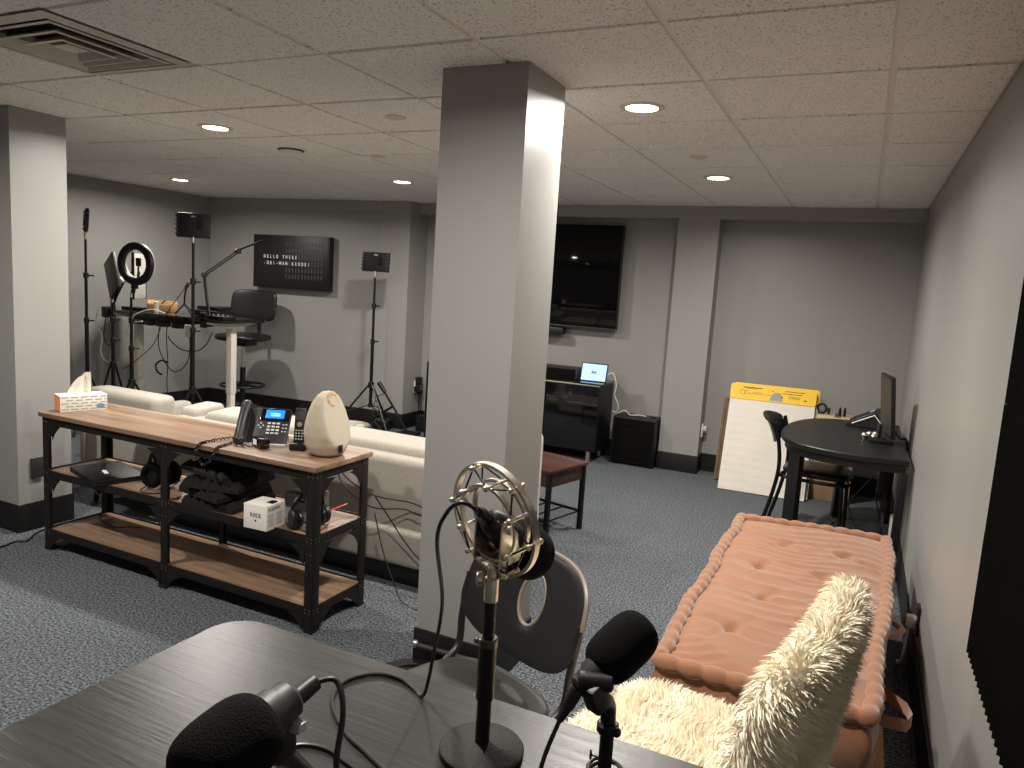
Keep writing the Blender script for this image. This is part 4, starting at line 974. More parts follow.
part('upper_shell', G().box((0, 0.02, 0.075), (0.25, 0.16, 0.04), 0.012), M_black, t)
part('latch', G().box((0.0, -0.102, 0.035), (0.05, 0.006, 0.02), 0.002), M_dsilver, t)
t = thing('keyboard_mixer', 'slim black audio mixer at the desk right end', 'mixer', (-5.03, 4.72, DZ))
part('body', G().box((0, 0, 0.014), (0.20, 0.14, 0.028), 0.004), M_black, t)
for k in range(6): part('knob', G().cyl((-0.07+0.028*k, -0.02+0.03*(k % 2), 0.028), (-0.07+0.028*k, -0.02+0.03*(k % 2), 0.042), 0.008, n=10), M_silver, t)
t = thing('laptop', 'flat dark laptop lying on the standing desk left of the small microphone', 'laptop', (-6.28, 4.90, DZ), R(5))
part('base', G().box((0, 0, 0.008), (0.26, 0.20, 0.016), 0.004), M_black, t); part('lid', G().box((0, 0, 0.0195), (0.26, 0.20, 0.007), 0.003), M_gloss, t)
# boom arm
t = thing('boom_arm', 'silver-edged microphone boom arm clamped to the desk reaching towards the letter board', 'boom arm', (-5.12, 4.70, 0))
part('clamp', G().box((0, -0.085, 1.09), (0.06, 0.03, 0.13), 0.004).box((0, -0.05, 1.125), (0.06, 0.10, 0.02), 0.004).box((0, -0.05, 1.04), (0.05, 0.10, 0.015), 0.004), M_black, t)
A, B_, C_, D_ = Vector((0.0, -0.03, 1.13)), Vector((-0.115, 0.02, 1.475)), Vector((0.22, 0.08, 1.695)), Vector((0.47, 0.10, 1.795))
for nm, a, b in (('lower_arm', A, B_), ('upper_arm', B_, C_)):
    d = (b-a).normalized(); n = d.cross(Vector((0, 1, 0))).normalized()*0.010
    part(nm, G().tube([a+n, b+n], 0.006, 8, smooth=False).tube([a-n, b-n], 0.006, 8, smooth=False), M_dsilver if nm == 'upper_arm' else M_black, t)
part('boom_tip', G().tube([C_+Vector((-0.05, 0, -0.01)), C_+Vector((0, 0, 0.012)), D_], 0.0085, 8, smooth=False), M_blackm, t)
for p in (B_, C_): part('joint', G().cyl(p+Vector((0, -0.02, 0)), p+Vector((0, 0.02, 0)), 0.022, n=14, bev=0.003), M_dsilver, t)
# drafting chair
t = thing('drafting_chair', 'black leather drafting chair with foot ring behind the standing desk', 'chair', (-5.86, 5.80, 0), R(10))
g = G(); vs = []; fs = []; nu, nv = 16, 10
part('seat', G().superbox((0.255, 0.24, 0.045), 3.2, Matrix.Translation((0, 0, 0.838))), M_leather, t, angle=80)
mb = Matrix.Translation((0, 0.235, 1.17)) @ Matrix.Rotation(R(-10), 4, 'X')
gb = G().superbox((0.27, 0.03, 0.165), 5, mb, 16)
gb.v = [tuple(Vector(v)+Vector((0, -0.9*(v[0])**2, 0))) for v in gb.v]
part('backrest', gb, M_leather, t, angle=80)
part('back_bracket', G().tube([(0, 0.08, 0.80), (0, 0.25, 0.82), (0, 0.275, 0.95), (0, 0.265, 1.12)], 0.02, 8), M_black, t)
part('mechanism', G().box((0, 0, 0.775), (0.2, 0.2, 0.05), 0.01), M_black, t)
part('gas_column', G().cyl((0, 0, 0.50), (0, 0, 0.775), 0.016, n=14), M_silver, t)
part('column_sleeve', G().cyl((0, 0, 0.12), (0, 0, 0.52), 0.028, n=14), M_black, t)
fr = part('foot_ring', G().torus((0, 0, 0.33), (0, 0, 1), 0.22, 0.013, 36, 8), M_black, t)
part('ring_spokes', G().tube([(-0.22, 0, 0.33), (0.22, 0, 0.33)], 0.01, 8, smooth=False).tube([(0, -0.22, 0.33), (0, 0.22, 0.33)], 0.01, 8, smooth=False).cyl((0, 0, 0.30), (0, 0, 0.36), 0.04, n=14), M_black, fr)
for k in range(5):
    a = R(72*k+18); c, s = math.cos(a), math.sin(a)
    l = part('base_spoke', G().tube([(0.02*c, 0.02*s, 0.13), (0.30*c, 0.30*s, 0.075)], 0.02, 8, smooth=False, radii=[0.024, 0.016]), M_black, t)
    part('caster', G().cyl((0.30*c-0.02*s, 0.30*s+0.02*c, 0.028), (0.30*c+0.02*s, 0.30*s-0.02*c, 0.028), 0.028, n=14, bev=0.004).cyl((0.30*c, 0.30*s, 0.03), (0.30*c, 0.30*s, 0.075), 0.009, n=8), M_black, l)
# letter board
LX0, LX1 = -6.085, -5.105
t = thing('letter_board', 'black flap letter board with white greeting text on the back wall', 'sign', ((LX0+LX1)/2, 6.263, 1.648), R(4.36))
W_, H_ = LX1-LX0, 0.565
part('case', G().box((0, -0.04, 0), (W_, 0.08, H_), 0.008), M_black, t)
fr = part('face_panel', G().box((0, -0.0815, 0), (W_-0.03, 0.004, H_-0.03), 0.001), M_black, t)
g = G(); g2 = G(); cw = 0.0408; gx0 = -0.335; rows = [0.19, 0.122, 0.054, -0.014, -0.082, -0.15]
LINES = {2: 'HELLO THERE', 3: '-OBI-WAN KENOBI'}
for r, z in enumerate(rows):
    for c in range(19):
        x = gx0+c*cw; ch = LINES.get(r, '')[c:c+1].strip()
        if ch: g2.text(ch, 0.052, frame((1, 0, 0), (0, 0, 1), (0, -1, 0), (x, -0.0845, z-0.018)), sx=0.66, off=0.0006, align='CENTER')
        else: g.box((x, -0.0845, z), (0.017, 0.002, 0.045)) if c > 6 else None
part('flap_grid', g, M_flap, fr); part('lettering', g2, M_letter, fr)
# kit on the floor near the pilaster
t = thing('white_pouch', 'flat white bag lying on the carpet by the light stand feet', 'bag', (-4.62, 6.05, 0), R(15))
part('body', G().superbox((0.19, 0.11, 0.035), 3, Matrix.Translation((0, 0, 0.036))), M_paper, t, angle=80)
part('strap', G().tube([(-0.15, -0.05, 0.066), (-0.05, -0.09, 0.066), (0.08, -0.08, 0.066)], 0.008, 6), M_wcable, t)
t = thing('camera_bag', 'small black bag on the carpet beneath the pilaster light stand', 'bag', (-4.36, 6.22, 0), R(0))
part('body', G().superbox((0.10, 0.07, 0.06), 4, Matrix.Translation((0, 0, 0.061))), M_black, t, angle=80)
part('handle', G().tube([(-0.05, 0, 0.118), (-0.03, 0, 0.145), (0.03, 0, 0.145), (0.05, 0, 0.118)], 0.007, 6), M_rubber, t)
t = thing('microphone_stand', 'short black microphone stand leaning over beside the pilaster', 'microphone stand', (-3.98, 6.14, 0))
part('base', G().box((0, 0, 0.02), (0.20, 0.16, 0.035), 0.008), M_black, t)
part('pole', G().tube([(-0.02, 0, 0.04), (-0.18, 0, 0.25), (-0.36, 0, 0.47)], 0.011, 8, smooth=False), M_blackm, t)
part('microphone', G().cyl((-0.30, 0, 0.40), (-0.38, 0, 0.495), 0.019, 0.024, n=12, bev=0.004), M_black, t)
part('boom', G().tube([(-0.20, 0, 0.27), (-0.30, -0.02, 0.20), (-0.42, -0.04, 0.11)], 0.013, 8, smooth=False), M_blackm, t)
part('cable', G().tube([(-0.32, 0, 0.38), (-0.40, 0.02, 0.34), (-0.44, 0.0, 0.22), (-0.40, -0.02, 0.1), (-0.3, -0.02, 0.01)], 0.004, 6), M_rubber, t)
t = thing('outlet_plugs', 'cluster of black plugs in the outlet beside the back pilaster', 'plugs', (-4.192, 6.575, 0.43), R(90))
part('plate', G().box((0, -0.006, 0), (0.09, 0.012, 0.13), 0.004), M_white, t)
part('plug', G().box((0.0, -0.035, 0.06), (0.07, 0.05, 0.09), 0.01).box((-0.03, -0.035, -0.02), (0.06, 0.05, 0.06), 0.01).box((0.03, -0.035, -0.06), (0.05, 0.05, 0.05), 0.01), M_black, t)
for k in range(3): part('cable', G().tube([(-0.02+0.02*k, -0.05, -0.05), (-0.03+0.03*k, -0.06, -0.2), (0.0+0.05*k, -0.06, -0.34), (0.05*k, -0.1, -0.425)], 0.005, 6), M_rubber, t)
t = thing('floor_box', 'low black equipment box on the carpet beyond the sofa beside the column', 'box', (-3.93, 6.46, 0))
part('body', G().box((0, 0, 0.075), (0.24, 0.18, 0.15), 0.008), M_black, t)
part('lid', G().box((0, 0, 0.155), (0.25, 0.19, 0.014), 0.004), M_black, t)
t = thing('tower_speaker', 'slim tall black tower speaker beyond the sofa at the column edge', 'speaker', (-3.432, 5.62, 0), R(25))
part('base', G().box((0.0, 0, 0.012), (0.18, 0.2, 0.024), 0.006), M_black, t)
part('cabinet', G().box((0.03, 0, 0.43), (0.13, 0.13, 0.82), 0.012), M_black, t)
part('grille', G().box((0.03, -0.067, 0.45), (0.11, 0.006, 0.74), 0.002), M_foamb, t)

#@@DAYBED
# ------------------------------------------------------------------ daybed mattress
MX0, MX1, MY0, MY1, MZ0, MZ1 = -0.452, 0.212, 2.15, 3.88, 0.245, 0.435
t = thing('floor_mattress', 'tufted rose velvet mattress with rolled edges on a low wooden platform at right wall', 'mattress', (0, 0, 0))
nx, ny = 64, 150
tufts = []
for k, yy in enumerate((2.46, 2.80, 3.14, 3.48)):
    for xx in (-0.27, -0.02) : tufts.append((xx+(0.06 if k % 2 else 0), yy))
def topz(x, y):
    u = (x-MX0)/(MX1-MX0); v = (y-MY0)/(MY1-MY0)
    e = min(u, 1-u)*(MX1-MX0); e2 = min(v, 1-v)*(MY1-MY0)
    z = MZ1+0.032*(1-math.exp(-e/0.05))*(1-math.exp(-e2/0.05))
    for tx, ty in tufts:
        dx, dy = (x-tx), (y-ty); d2 = dx*dx+dy*dy
        z -= 0.020*math.exp(-d2/0.0009)
        z -= 0.011*math.exp(-(dy+0.22*dx+0.03*math.sin(dx*14))**2/0.00025)*math.exp(-dx*dx/0.018)
        z -= 0.007*math.exp(-(dx-0.6*dy)**2/0.0004)*math.exp(-d2/0.01)
    wv = 0.0065*(1-2*abs(math.sin(y*29+1.9*math.sin(x*7+y)+2*math.sin(y*7)))**0.6)*(0.3+0.7*math.sin(y*3.1+x*5)**2)
    wv += 0.004*math.sin(y*118+4*math.sin(x*13+y*3))*max(0, math.sin(x*6+y*4.3+1))
    return z+wv*min(1, e/0.04)*min(1, e2/0.06)
def edgx(v): return 0.012*math.sin(v*9)+0.006*math.sin(v*23)
vs = []; fs = []
for j in range(ny+1):
    for i in range(nx+1):
        x = MX0+(MX1-MX0)*i/nx; y = MY0+(MY1-MY0)*j/ny
        k = i/nx
        xx = x+edgx(y)*(k if k > 0.5 else 1-k)*0.5 - (0.085*max(0, (3.4-y)/1.3)*k)
        yy = y + (0.03*math.sin(x*5+1) if j > ny*0.8 else 0)*((j/ny-0.8)*5 if j > ny*0.8 else 0)
        vs.append((xx, yy, topz(x, y)))
for j in range(ny):
    for i in range(nx): a = j*(nx+1)+i; fs.append((a, a+1, a+nx+2, a+nx+1))
top = vs[:]
def border():
    b = [i for i in range(nx+1)]+[j*(nx+1)+nx for j in range(1, ny+1)]+[ny*(nx+1)+i for i in range(nx-1, -1, -1)]+[j*(nx+1) for j in range(ny-1, 0, -1)]
    return b
b = border(); n0 = len(vs); LV = 6
for l in range(1, LV+1):
    q = l/LV
    for i, bi in enumerate(b):
        x, y, z = top[bi]; cx_, cy_ = (MX0+MX1)/2, (MY0+MY1)/2
        o_ = 0.022*math.sin(math.pi*q)+0.004*math.sin(i*0.35)*math.sin(math.pi*q)
        dx = o_*(1 if x > MX1-0.08 else -1 if x < MX0+0.03 else 0); dy = o_*(1 if y > MY1-0.06 else -1 if y < MY0+0.02 else 0)
        vs.append((x+dx, y+dy, z*(1-q)+MZ0*q))
prev = b
for l in range(LV):
    cur = [n0+l*len(b)+i for i in range(len(b))]
    for i in range(len(b)): i2 = (i+1) % len(b); fs.append((prev[i2], prev[i], cur[i], cur[i2]))
    prev = cur
fs.append(tuple(prev))
part('padding', G().raw(vs, fs), M_pink, t, angle=80)
# rolled edges with stitch pinches
def roll(zoff, r, outs):
    pts = []; rad = []
    loop = b[::1]
    acc = 0; last = None
    for bi in loop:
        x, y, z = top[bi]
        p = Vector((x+(outs if x > MX1-0.08 else -outs if x < MX0+0.03 else 0), y+(outs if y > MY1-0.06 else -outs if y < MY0+0.02 else 0), (MZ1 if zoff > 0 else MZ0)+ (0.006 if zoff > 0 else 0.01)))
        if last is not None: acc += (p-last).length
        last = p; pts.append(p)
        rad.append(r*(0.78+0.30*abs(math.sin(acc*math.pi/0.07))**0.7))
    return G().tube(pts, r, 10, closed=True, smooth=False, radii=rad)
part('rolled_edge', roll(1, 0.026, 0.004), M_pink, t, angle=80)
part('rolled_edge', roll(-1, 0.020, 0.004), M_pink, t, angle=80)
g = G()
for tx, ty in tufts: g.sphere((tx, ty, topz(tx, ty)+0.002), (0.009, 0.009, 0.004), 10, 6)
part('tuft_button', g, M_pink, t)
for k, yy in enumerate((2.34, 3.05)):
    part('handle_strap', G().tube([(MX1-0.02, yy+0.12, 0.35), (MX1+0.02, yy+0.07, 0.35), (MX1+0.05, yy, 0.355), (MX1+0.02, yy-0.06, 0.35), (MX1-0.03, yy-0.1, 0.35)], 0.012, 6) if k else
         G().raw(*(lambda P_: ([(x, y, z+d) for d in (-0.02, 0.02) for x, y, z in P_], [(i, i+1, i+1+len(P_), i+len(P_)) for i in range(len(P_)-1)]))([(MX1-0.03, 2.50, 0.36), (MX1+0.0, 2.46, 0.36), (MX1+0.035, 2.42, 0.36), (MX1+0.048, 2.37, 0.355), (MX1+0.035, 2.335, 0.35), (MX1-0.01, 2.33, 0.35), (MX1-0.07, 2.34, 0.35)])), M_pink, t, angle=80)
t = thing('low_platform', 'low wooden platform carrying the rose velvet mattress', 'platform', ((MX0+MX1)/2, (MY0+MY1)/2, 0))
part('deck', G().box((0, 0, 0.215), (0.64, 1.74, 0.03), 0.004), M_platw, t)
part('side_rail', G().box((-0.30, 0, 0.14), (0.03, 1.70, 0.12), 0.004).box((0.30, 0, 0.14), (0.03, 1.70, 0.12), 0.004).box((0, -0.85, 0.14), (0.6, 0.03, 0.12), 0.004).box((0, 0.85, 0.14), (0.6, 0.03, 0.12), 0.004), M_platw, t)
for x in (-0.27, 0.27):
    for y in (-0.80, 0.80): part('leg', G().box((x, y, 0.05), (0.06, 0.06, 0.10), 0.004), M_platw, t)
# wall items at right
t = thing('wall_outlet', 'black outlet plate with a white plug low on the right wall', 'outlet', (WR, 3.42, 0.27))
part('plate', G().box((-0.005, 0, 0), (0.010, 0.075, 0.12), 0.003), M_black, t)
p_ = part('plug', G().box((-0.03, -0.005, -0.01), (0.04, 0.04, 0.05), 0.008), M_white, t)
part('cable', G().tube([(-0.035, -0.005, -0.03), (-0.04, -0.01, -0.09), (-0.045, -0.03, -0.16), (-0.05, 0.03, -0.22), (-0.05, 0.12, -0.25)], 0.006, 6), M_wcable, p_)
cable('wall_cable', [(0.315, 3.62, 0.30), (0.32, 3.55, 0.22), (0.30, 3.48, 0.24), (0.315, 3.40, 0.15), (0.31, 3.3, 0.10), (0.32, 3.38, 0.02)], 0.004, M_rubber, 'black cable squiggle between the mattress and the right wall')
# acoustic foam on right wall
def wedge_panel():
    n, size = 10, 0.305; pts = []
    for k in range(n): pts += [(-size/2+size*k/n, 0.016), (-size/2+size*(k+0.5)/n, 0.036)]
    pts.append((size/2, 0.016))
    poly = [(size/2, 0.0)] + pts[::-1] + [(-size/2, 0.0)]
    # x along wall (world y), depth away from the wall
    return G().prism(poly[::-1], size, frame((0, 1, 0), (-1, 0, 0), (0, 0, 1), (0, 0, 0)))
wp = None
labs = {0: 'bottom', 1: 'second row up', 2: 'third row up'}
colw = {0: 'farthest column', 1: 'middle column', 2: 'nearest column'}
for c in range(3):
    for r in range(3):
        z = 0.738+r*0.3065; y = 1.885-c*0.3055-r*0.003
        if c == 2 and r == 2: pass
        o = part('acoustic_panel', wedge_panel(), M_foamw, angle=10) if wp is None else wp.copy()
        if wp is None: wp = o
        else: COL.objects.link(o)
        o.location = (WR, y, z)
        tag(o, f'black wedge foam panel on the right wall, {labs[r]}, {colw[c]}', 'acoustic panel', 'wedge foam panels on the right wall')

#@@FLUFFY
# ------------------------------------------------------------------ fluffy chair
def fur_on(g, n, length, width, lean=Vector((0, 0, -0.35)), seed=1, keep=None):
    """scatter tapered tufts over the faces already in g (mesh slot 1)"""
    rs = np.random.RandomState(seed)
    V = np.array(g.v); T = []
    for f in g.f:
        if len(f) == 4: T += [(f[0], f[1], f[2]), (f[0], f[2], f[3])]
        else: T.append(f[:3])
    T = np.array(T); a, b_, c = V[T[:, 0]], V[T[:, 1]], V[T[:, 2]]
    N = np.cross(b_-a, c-a); A = np.linalg.norm(N, axis=1); cen = V.mean(0)
    N = N/np.maximum(A[:, None], 1e-12); 
    sgn = np.sign(((a-cen)*N).sum(1)); sgn[sgn == 0] = 1; N = N*sgn[:, None]
    idx = rs.choice(len(T), n, p=A/A.sum()); r1 = np.sqrt(rs.rand(n)); r2 = rs.rand(n)
    P_ = a[idx]*(1-r1)[:, None]+b_[idx]*(r1*(1-r2))[:, None]+c[idx]*(r1*r2)[:, None]; Nn = N[idx]
    clump = np.sin(P_*38+np.array([1, 2, 3]))[:, [1, 2, 0]]*0.45
    D = Nn+clump+rs.randn(n, 3)*0.22+np.array(lean); D /= np.linalg.norm(D, axis=1)[:, None]
    L = length*(0.6+0.7*rs.rand(n)); side = np.cross(D, rs.randn(n, 3)); side /= np.linalg.norm(side, axis=1)[:, None]
    w2 = width*(0.6+0.8*rs.rand(n))
    bend = np.array((0, 0, -1.0))*0.28+clump*0.4
    p0 = P_-Nn*0.002; p1 = P_+D*(L*0.55)[:, None]; p2 = P_+D*L[:, None]+bend*(L*0.6)[:, None]
    vs = []; fs = []; o = len(g.v)
    for i in range(n):
        s_ = side[i]*w2[i]
        vs += [tuple(p0[i]-s_), tuple(p0[i]+s_), tuple(p1[i]+s_*0.8), tuple(p1[i]-s_*0.8), tuple(p2[i])]
        fs += [(o, o+1, o+2, o+3), (o+3, o+2, o+4)]; o += 5
    g.v += vs; g.f += fs; g.mi += [1]*len(fs)
    return g
t = thing('fluffy_chair', 'cream shaggy fur accent chair at the table right end before the mattress', 'chair', (-0.305, 1.665, 0), R(-10))
g = G().superbox((0.24, 0.33, 0.05), 3.6, Matrix.Translation((-0.02, 0, 0.415)), 12)
part('seat', fur_on(g, 17000, 0.026, 0.0022, Vector((0, 0, 0.1)), 3), [M_furu, M_fur], t, fixn=False, angle=80)
mb = Matrix.Translation((0.285, 0.0, 0.65)) @ Matrix.Rotation(R(9), 4, 'Y')
g = G().superbox((0.040, 0.36, 0.27), 4.5, mb, 14)
g.v = [(x-0.035*(y/0.36)**2, y, z) for x, y, z in g.v]
part('backrest', fur_on(g, 28000, 0.028, 0.0020, Vector((0, 0, -0.25)), 5), [M_furu, M_fur], t, fixn=False, angle=80)
for x, y in ((-0.2, -0.26), (-0.2, 0.26), (0.2, -0.26), (0.2, 0.26)):
    part('leg', G().cyl((x, y, 0.38), (x*1.15, y*1.08, 0), 0.02, 0.012, 12), M_tan, t)

#@@FOREGROUND
# ------------------------------------------------------------------ chair with a hole in its back
t = thing('shell_chair', 'charcoal plastic chair with an oval hole in its curved back across the table', 'chair', (-0.865, 1.63, 0), R(-22))
# local: sitter faces -y, back at +y
HXB = 0.235
def back_pt(u, v, off=0.0):
    """u -1..1 across, v 0..1 up"""
    x = u*HXB; z = 0.50+0.30*v
    y = 0.20+0.10*v-0.055*u*u+off
    return Vector((x, y, z))
nu, nv = 44, 28
def inside(u, v):
    vb = 0.10*abs(u)**2.5*0+0.0
    top = 1.0-0.55*max(0, abs(u)-0.35)**2/0.42 - 0.25*max(0, abs(u)-0.75)
    bot = 0.16*max(0, abs(u)-0.3)**1.5
    hole = (u/0.20)**2+((v-0.52)/0.23)**2
    return bot <= v <= top and hole > 1
# outer outline and hole as strips: build with polar mapping around the hole so edges are smooth
g = G(); vs = []; fs = []; NA, NR = 72, 8
def outer(a):
    c, s = math.cos(a), math.sin(a); e = 3.2
    k = (abs(c)**e+abs(s)**e)**(-1/e); u = c*k; v = 0.5+0.5*s*k
    if v < 0.5: v = 0.5-(0.5-v)*(1-0.22*abs(u)**2)
    return u, v
for side_ in (0, 1):
    for r in range(NR+1):
        q = r/NR
        for k in range(NA):
            a = 2*math.pi*k/NA; u1, v1 = outer(a); u0, v0 = 0.205*math.cos(a), 0.54+0.24*math.sin(a)
            p = back_pt(u0*(1-q)+u1*q, v0*(1-q)+v1*q, 0.016*side_ if 0 < r < NR else (0.005 if side_ == 0 else 0.011)); vs.append(p)
n0 = (NR+1)*NA
for side_ in (0, 1):
    for r in range(NR):
        for k in range(NA): a = side_*n0+r*NA+k; b2 = side_*n0+r*NA+(k+1) % NA; fs.append((a, b2, b2+NA, a+NA))
for r in (0, NR):
    for k in range(NA): a = r*NA+k; b2 = r*NA+(k+1) % NA; fs.append((a, b2, b2+n0, a+n0))
sb = part('backrest', g.raw(vs, fs), M_chairb, t, angle=50)
part('top_edge_highlight', G().tube([back_pt(*outer(R(a)), 0.008)+Vector((0, 0, 0.001)) for a in range(8, 175, 6)], 0.007, 6), M_edgehl, sb)  # highlight along the upper back edge, drawn as a pale strip
part('hole_rim_highlight', G().tube([back_pt(0.205*math.cos(R(a)), 0.54+0.24*math.sin(R(a)), 0.008) for a in range(0, 360, 12)], 0.006, 6, closed=True), M_edgehl, sb)  # highlight around the hole, painted in the same pale tone
part('seat', G().superbox((0.215, 0.21, 0.02), 3.0, Matrix.Translation((0.01, 0.0, 0.44))), M_olive, t, angle=80)
for s in (-1, 1):
    part('back_upright', G().tube([(s*0.205, 0.10, 0.42), (s*0.218, 0.175, 0.46), (s*0.224, 0.19, 0.56), (s*0.226, 0.215, 0.68)], 0.011, 10), M_chairb, t)
    part('leg', G().tube([(s*0.19, -0.16, 0.42), (s*0.21, -0.19, 0.0)], 0.012, 10, smooth=False), M_blackm, t)
    part('leg', G().tube([(s*0.20, 0.12, 0.42), (s*0.22, 0.22, 0.0)], 0.012, 10, smooth=False), M_blackm, t)
# robot vacuum and rod at the column foot
t = thing('robot_vacuum', 'round black robot vacuum with blue light at the column foot', 'robot vacuum', (-1.36, 2.20, 0))
part('body', G().lathe([(0, 0.012), (0.15, 0.012), (0.168, 0.02), (0.172, 0.05), (0.168, 0.072), (0.16, 0.078), (0, 0.08)], 44), M_black, t)
part('top_disc', G().lathe([(0, 0.085), (0.10, 0.085), (0.108, 0.08)], 40), M_gloss, t)
part('status_light', G().box((0.02, 0.03, 0.086), (0.026, 0.018, 0.003), 0.001), M_led, t)
for s in (-1, 1): part('wheel', G().cyl((s*0.11-0.01, 0, 0.025), (s*0.11+0.01, 0, 0.025), 0.025, n=14), M_rubber, t)
t = thing('metal_rod', 'short thin metal rod with a cap lying against the column base', 'rod', (-1.34, 2.385, 0.11), R(2))
part('tube', G().cyl((-0.12, 0, 0), (0.16, 0, 0), 0.011, n=12), M_greyp, t)
part('end_cap', G().sphere((-0.125, 0, 0.004), 0.016, 14, 8), M_silver, t)

# ------------------------------------------------------------------ podcast table
TT = 0.75
t = thing('podcast_table', 'dark wood-grain table with rounded corners in the foreground', 'table', (0, 0, 0))
part('tabletop', G().prism(rrect(-1.245, 0.60, -0.06, 1.225, 0.085, 8), 0.03, Matrix.Translation((0, 0, TT-0.03)), 0.004), M_tabw, t)
part('apron', G().box((-0.65, 0.91, TT-0.06), (1.0, 0.45, 0.06), 0.003), M_black, t)
for x in (-1.12, -0.18):
    for y in (0.72, 1.10): part('leg', G().box((x, y, (TT-0.03)/2), (0.05, 0.05, TT-0.03), 0.004), M_black, t)

# microphone in a silver shock mount
t = thing('shock_mount_microphone', 'black broadcast microphone in a silver spider shock mount on a round-base stand', 'microphone', (-0.51, 1.06, TT))
part('base', G().lathe([(0, 0), (0.070, 0), (0.073, 0.004), (0.073, 0.012), (0.068, 0.016), (0.02, 0.018), (0.014, 0.022), (0, 0.022)], 48), mat('cast_base', (34, 31, 28), 0.7, metal=0.3, var=0.2, scale=200, bump=0.5, bscale=260), t)
part('lower_tube', G().cyl((0, 0, 0.02), (0, 0, 0.16), 0.0125, n=18).cyl((0, 0, 0.10), (0, 0, 0.20), 0.0155, n=18, bev=0.002), M_black, t)
part('clutch', G().cyl((0, 0, 0.196), (0, 0, 0.212), 0.017, n=18, bev=0.002).cyl((-0.017, 0, 0.2), (-0.024, 0, 0.2), 0.006, n=8), M_dsilver, t)
part('upper_tube', G().cyl((0, 0, 0.20), (0, 0, 0.30), 0.0105, n=16), M_black, t)
part('thread_adapter', G().cyl((0, 0, 0.275), (0, 0, 0.318), 0.0125, n=18, bev=0.002).cyl((0, 0, 0.318), (0, 0, 0.335), 0.008, n=12), M_silver, t)
part('thumb_screw', G().cyl((-0.013, -0.008, 0.315), (-0.022, -0.014, 0.315), 0.012, n=18, bev=0.002), M_silver, t)
RC = Vector((-0.002, 0.000, 0.416)); AX = Vector((0.34, 0.925, 0.17)).normalized()
UX = AX.cross(Vector((0, 0, 1))).normalized(); UY = UX.cross(AX)
RM = frame(UX, UY, AX, RC)
def ringm(R_, w_, th, z0):
    return G().lathe([(R_-th, z0-w_/2), (R_, z0-w_/2), (R_, z0+w_/2), (R_-th, z0+w_/2), (R_-th, z0-w_/2)], 64, RM)
mnt = part('outer_ring', ringm(0.099, 0.011, 0.0055, 0), M_silver, t)
part('inner_ring', ringm(0.0665, 0.007, 0.005, -0.014), M_silver, t)
part('inner_ring', ringm(0.0665, 0.007, 0.005, 0.014), M_silver, t)
def rp(R_, a, z): return RM @ Vector((R_*math.cos(R(a)), R_*math.sin(R(a)), z))
for k in range(6):
    a = 60*k+20
    part('post', G().cyl(rp(0.0665, a, -0.022), rp(0.0665, a, 0.022), 0.0032, n=8).sphere(rp(0.0665, a, -0.024), 0.0055, 10, 6).sphere(rp(0.0665, a, 0.024), 0.0055, 10, 6), M_silver, t)
    part('anchor', G().cyl(rp(0.092, a+30, -0.012), rp(0.092, a+30, 0.012), 0.003, n=8).sphere(rp(0.092, a+30, -0.014), 0.005, 10, 6).sphere(rp(0.092, a+30, 0.014), 0.005, 10, 6), M_silver, t)
    e = G()
    for s in (-1, 1):
        e.tube([rp(0.092, a+30, 0.010*s), rp(0.068, a+30-22, 0.018*s)], 0.0018, 5, smooth=False).tube([rp(0.092, a+30, 0.010*s), rp(0.068, a+30+22, 0.018*s)], 0.0018, 5, smooth=False)
    part('elastic_cord', e, M_rubber, t)
part('mount_foot', G().box(rp(0.094, -90, 0), (0.03, 0.016, 0.016), 0.003, RM.to_3x3()), M_silver, t)
# bracket plates and mic body
MD = Vector((0.20, 0.77, -0.60)).normalized()
PV = RC+UX*0.0+UY*(-0.008)
for s in (-1, 1):
    q = PV+UX*(s*0.031)
    m = frame(AX, UY, UX, q-UX*0.0015)
    part('bracket', G().prism([(-0.026, -0.062), (0.026, -0.062), (0.013, 0.006), (0.006, 0.014), (-0.006, 0.014), (-0.013, 0.006)], 0.003, m), M_silver, t)
    part('pivot_bolt', G().cyl(q-UX*0.008*s, q+UX*0.012*s, 0.008, n=14, bev=0.0015), M_silver, t)
part('bracket_bridge', G().box(PV+UY*(-0.061), (0.064, 0.004, 0.04), 0.001, frame(UX, UY, AX, (0, 0, 0)).to_3x3()), M_silver, t)
mb_ = part('microphone_body', G().lathe([(0, -0.022), (0.013, -0.022), (0.019, -0.016), (0.024, 0.0), (0.027, 0.02), (0.027, 0.075), (0, 0.075)], 28, axm(MD, PV)), M_black, t)
part('windscreen', G().lathe(foam_prof(0.055, 0.158, 0.048, 3.0), 32, axm(MD, PV)), M_foamb, mb_, angle=80)
part('cable_plug', G().cyl(PV-MD*0.02, PV-MD*0.048, 0.0105, 0.0095, n=14, bev=0.002).cyl(PV-MD*0.047, PV-MD*0.062, 0.007, 0.005, n=10), M_black, mb_)
pe = Vector((-0.51, 1.06, TT))+PV-MD*0.06
zt = TT+0.004
tag(part('microphone_cable', G().tube([pe, pe+Vector((-0.020, -0.016, 0.010)), pe+Vector((-0.048, -0.010, -0.014)), pe+Vector((-0.072, 0.005, -0.07)), (-0.625, 1.10, 0.98), (-0.655, 1.13, 0.86), (-0.675, 1.145, 0.78), (-0.688, 1.15, zt), (-0.715, 1.165, zt), (-0.76, 1.181, zt), (-0.813, 1.171, zt), (-0.845, 1.115, zt), (-0.822, 1.047, zt), (-0.742, 0.984, zt), (-0.679, 0.957, zt), (-0.60, 0.925, zt), (-0.52, 0.90, zt)], 0.0036, 8), M_rubber), 'black cable dropping from the shock-mount microphone and curling on the table', 'cable')

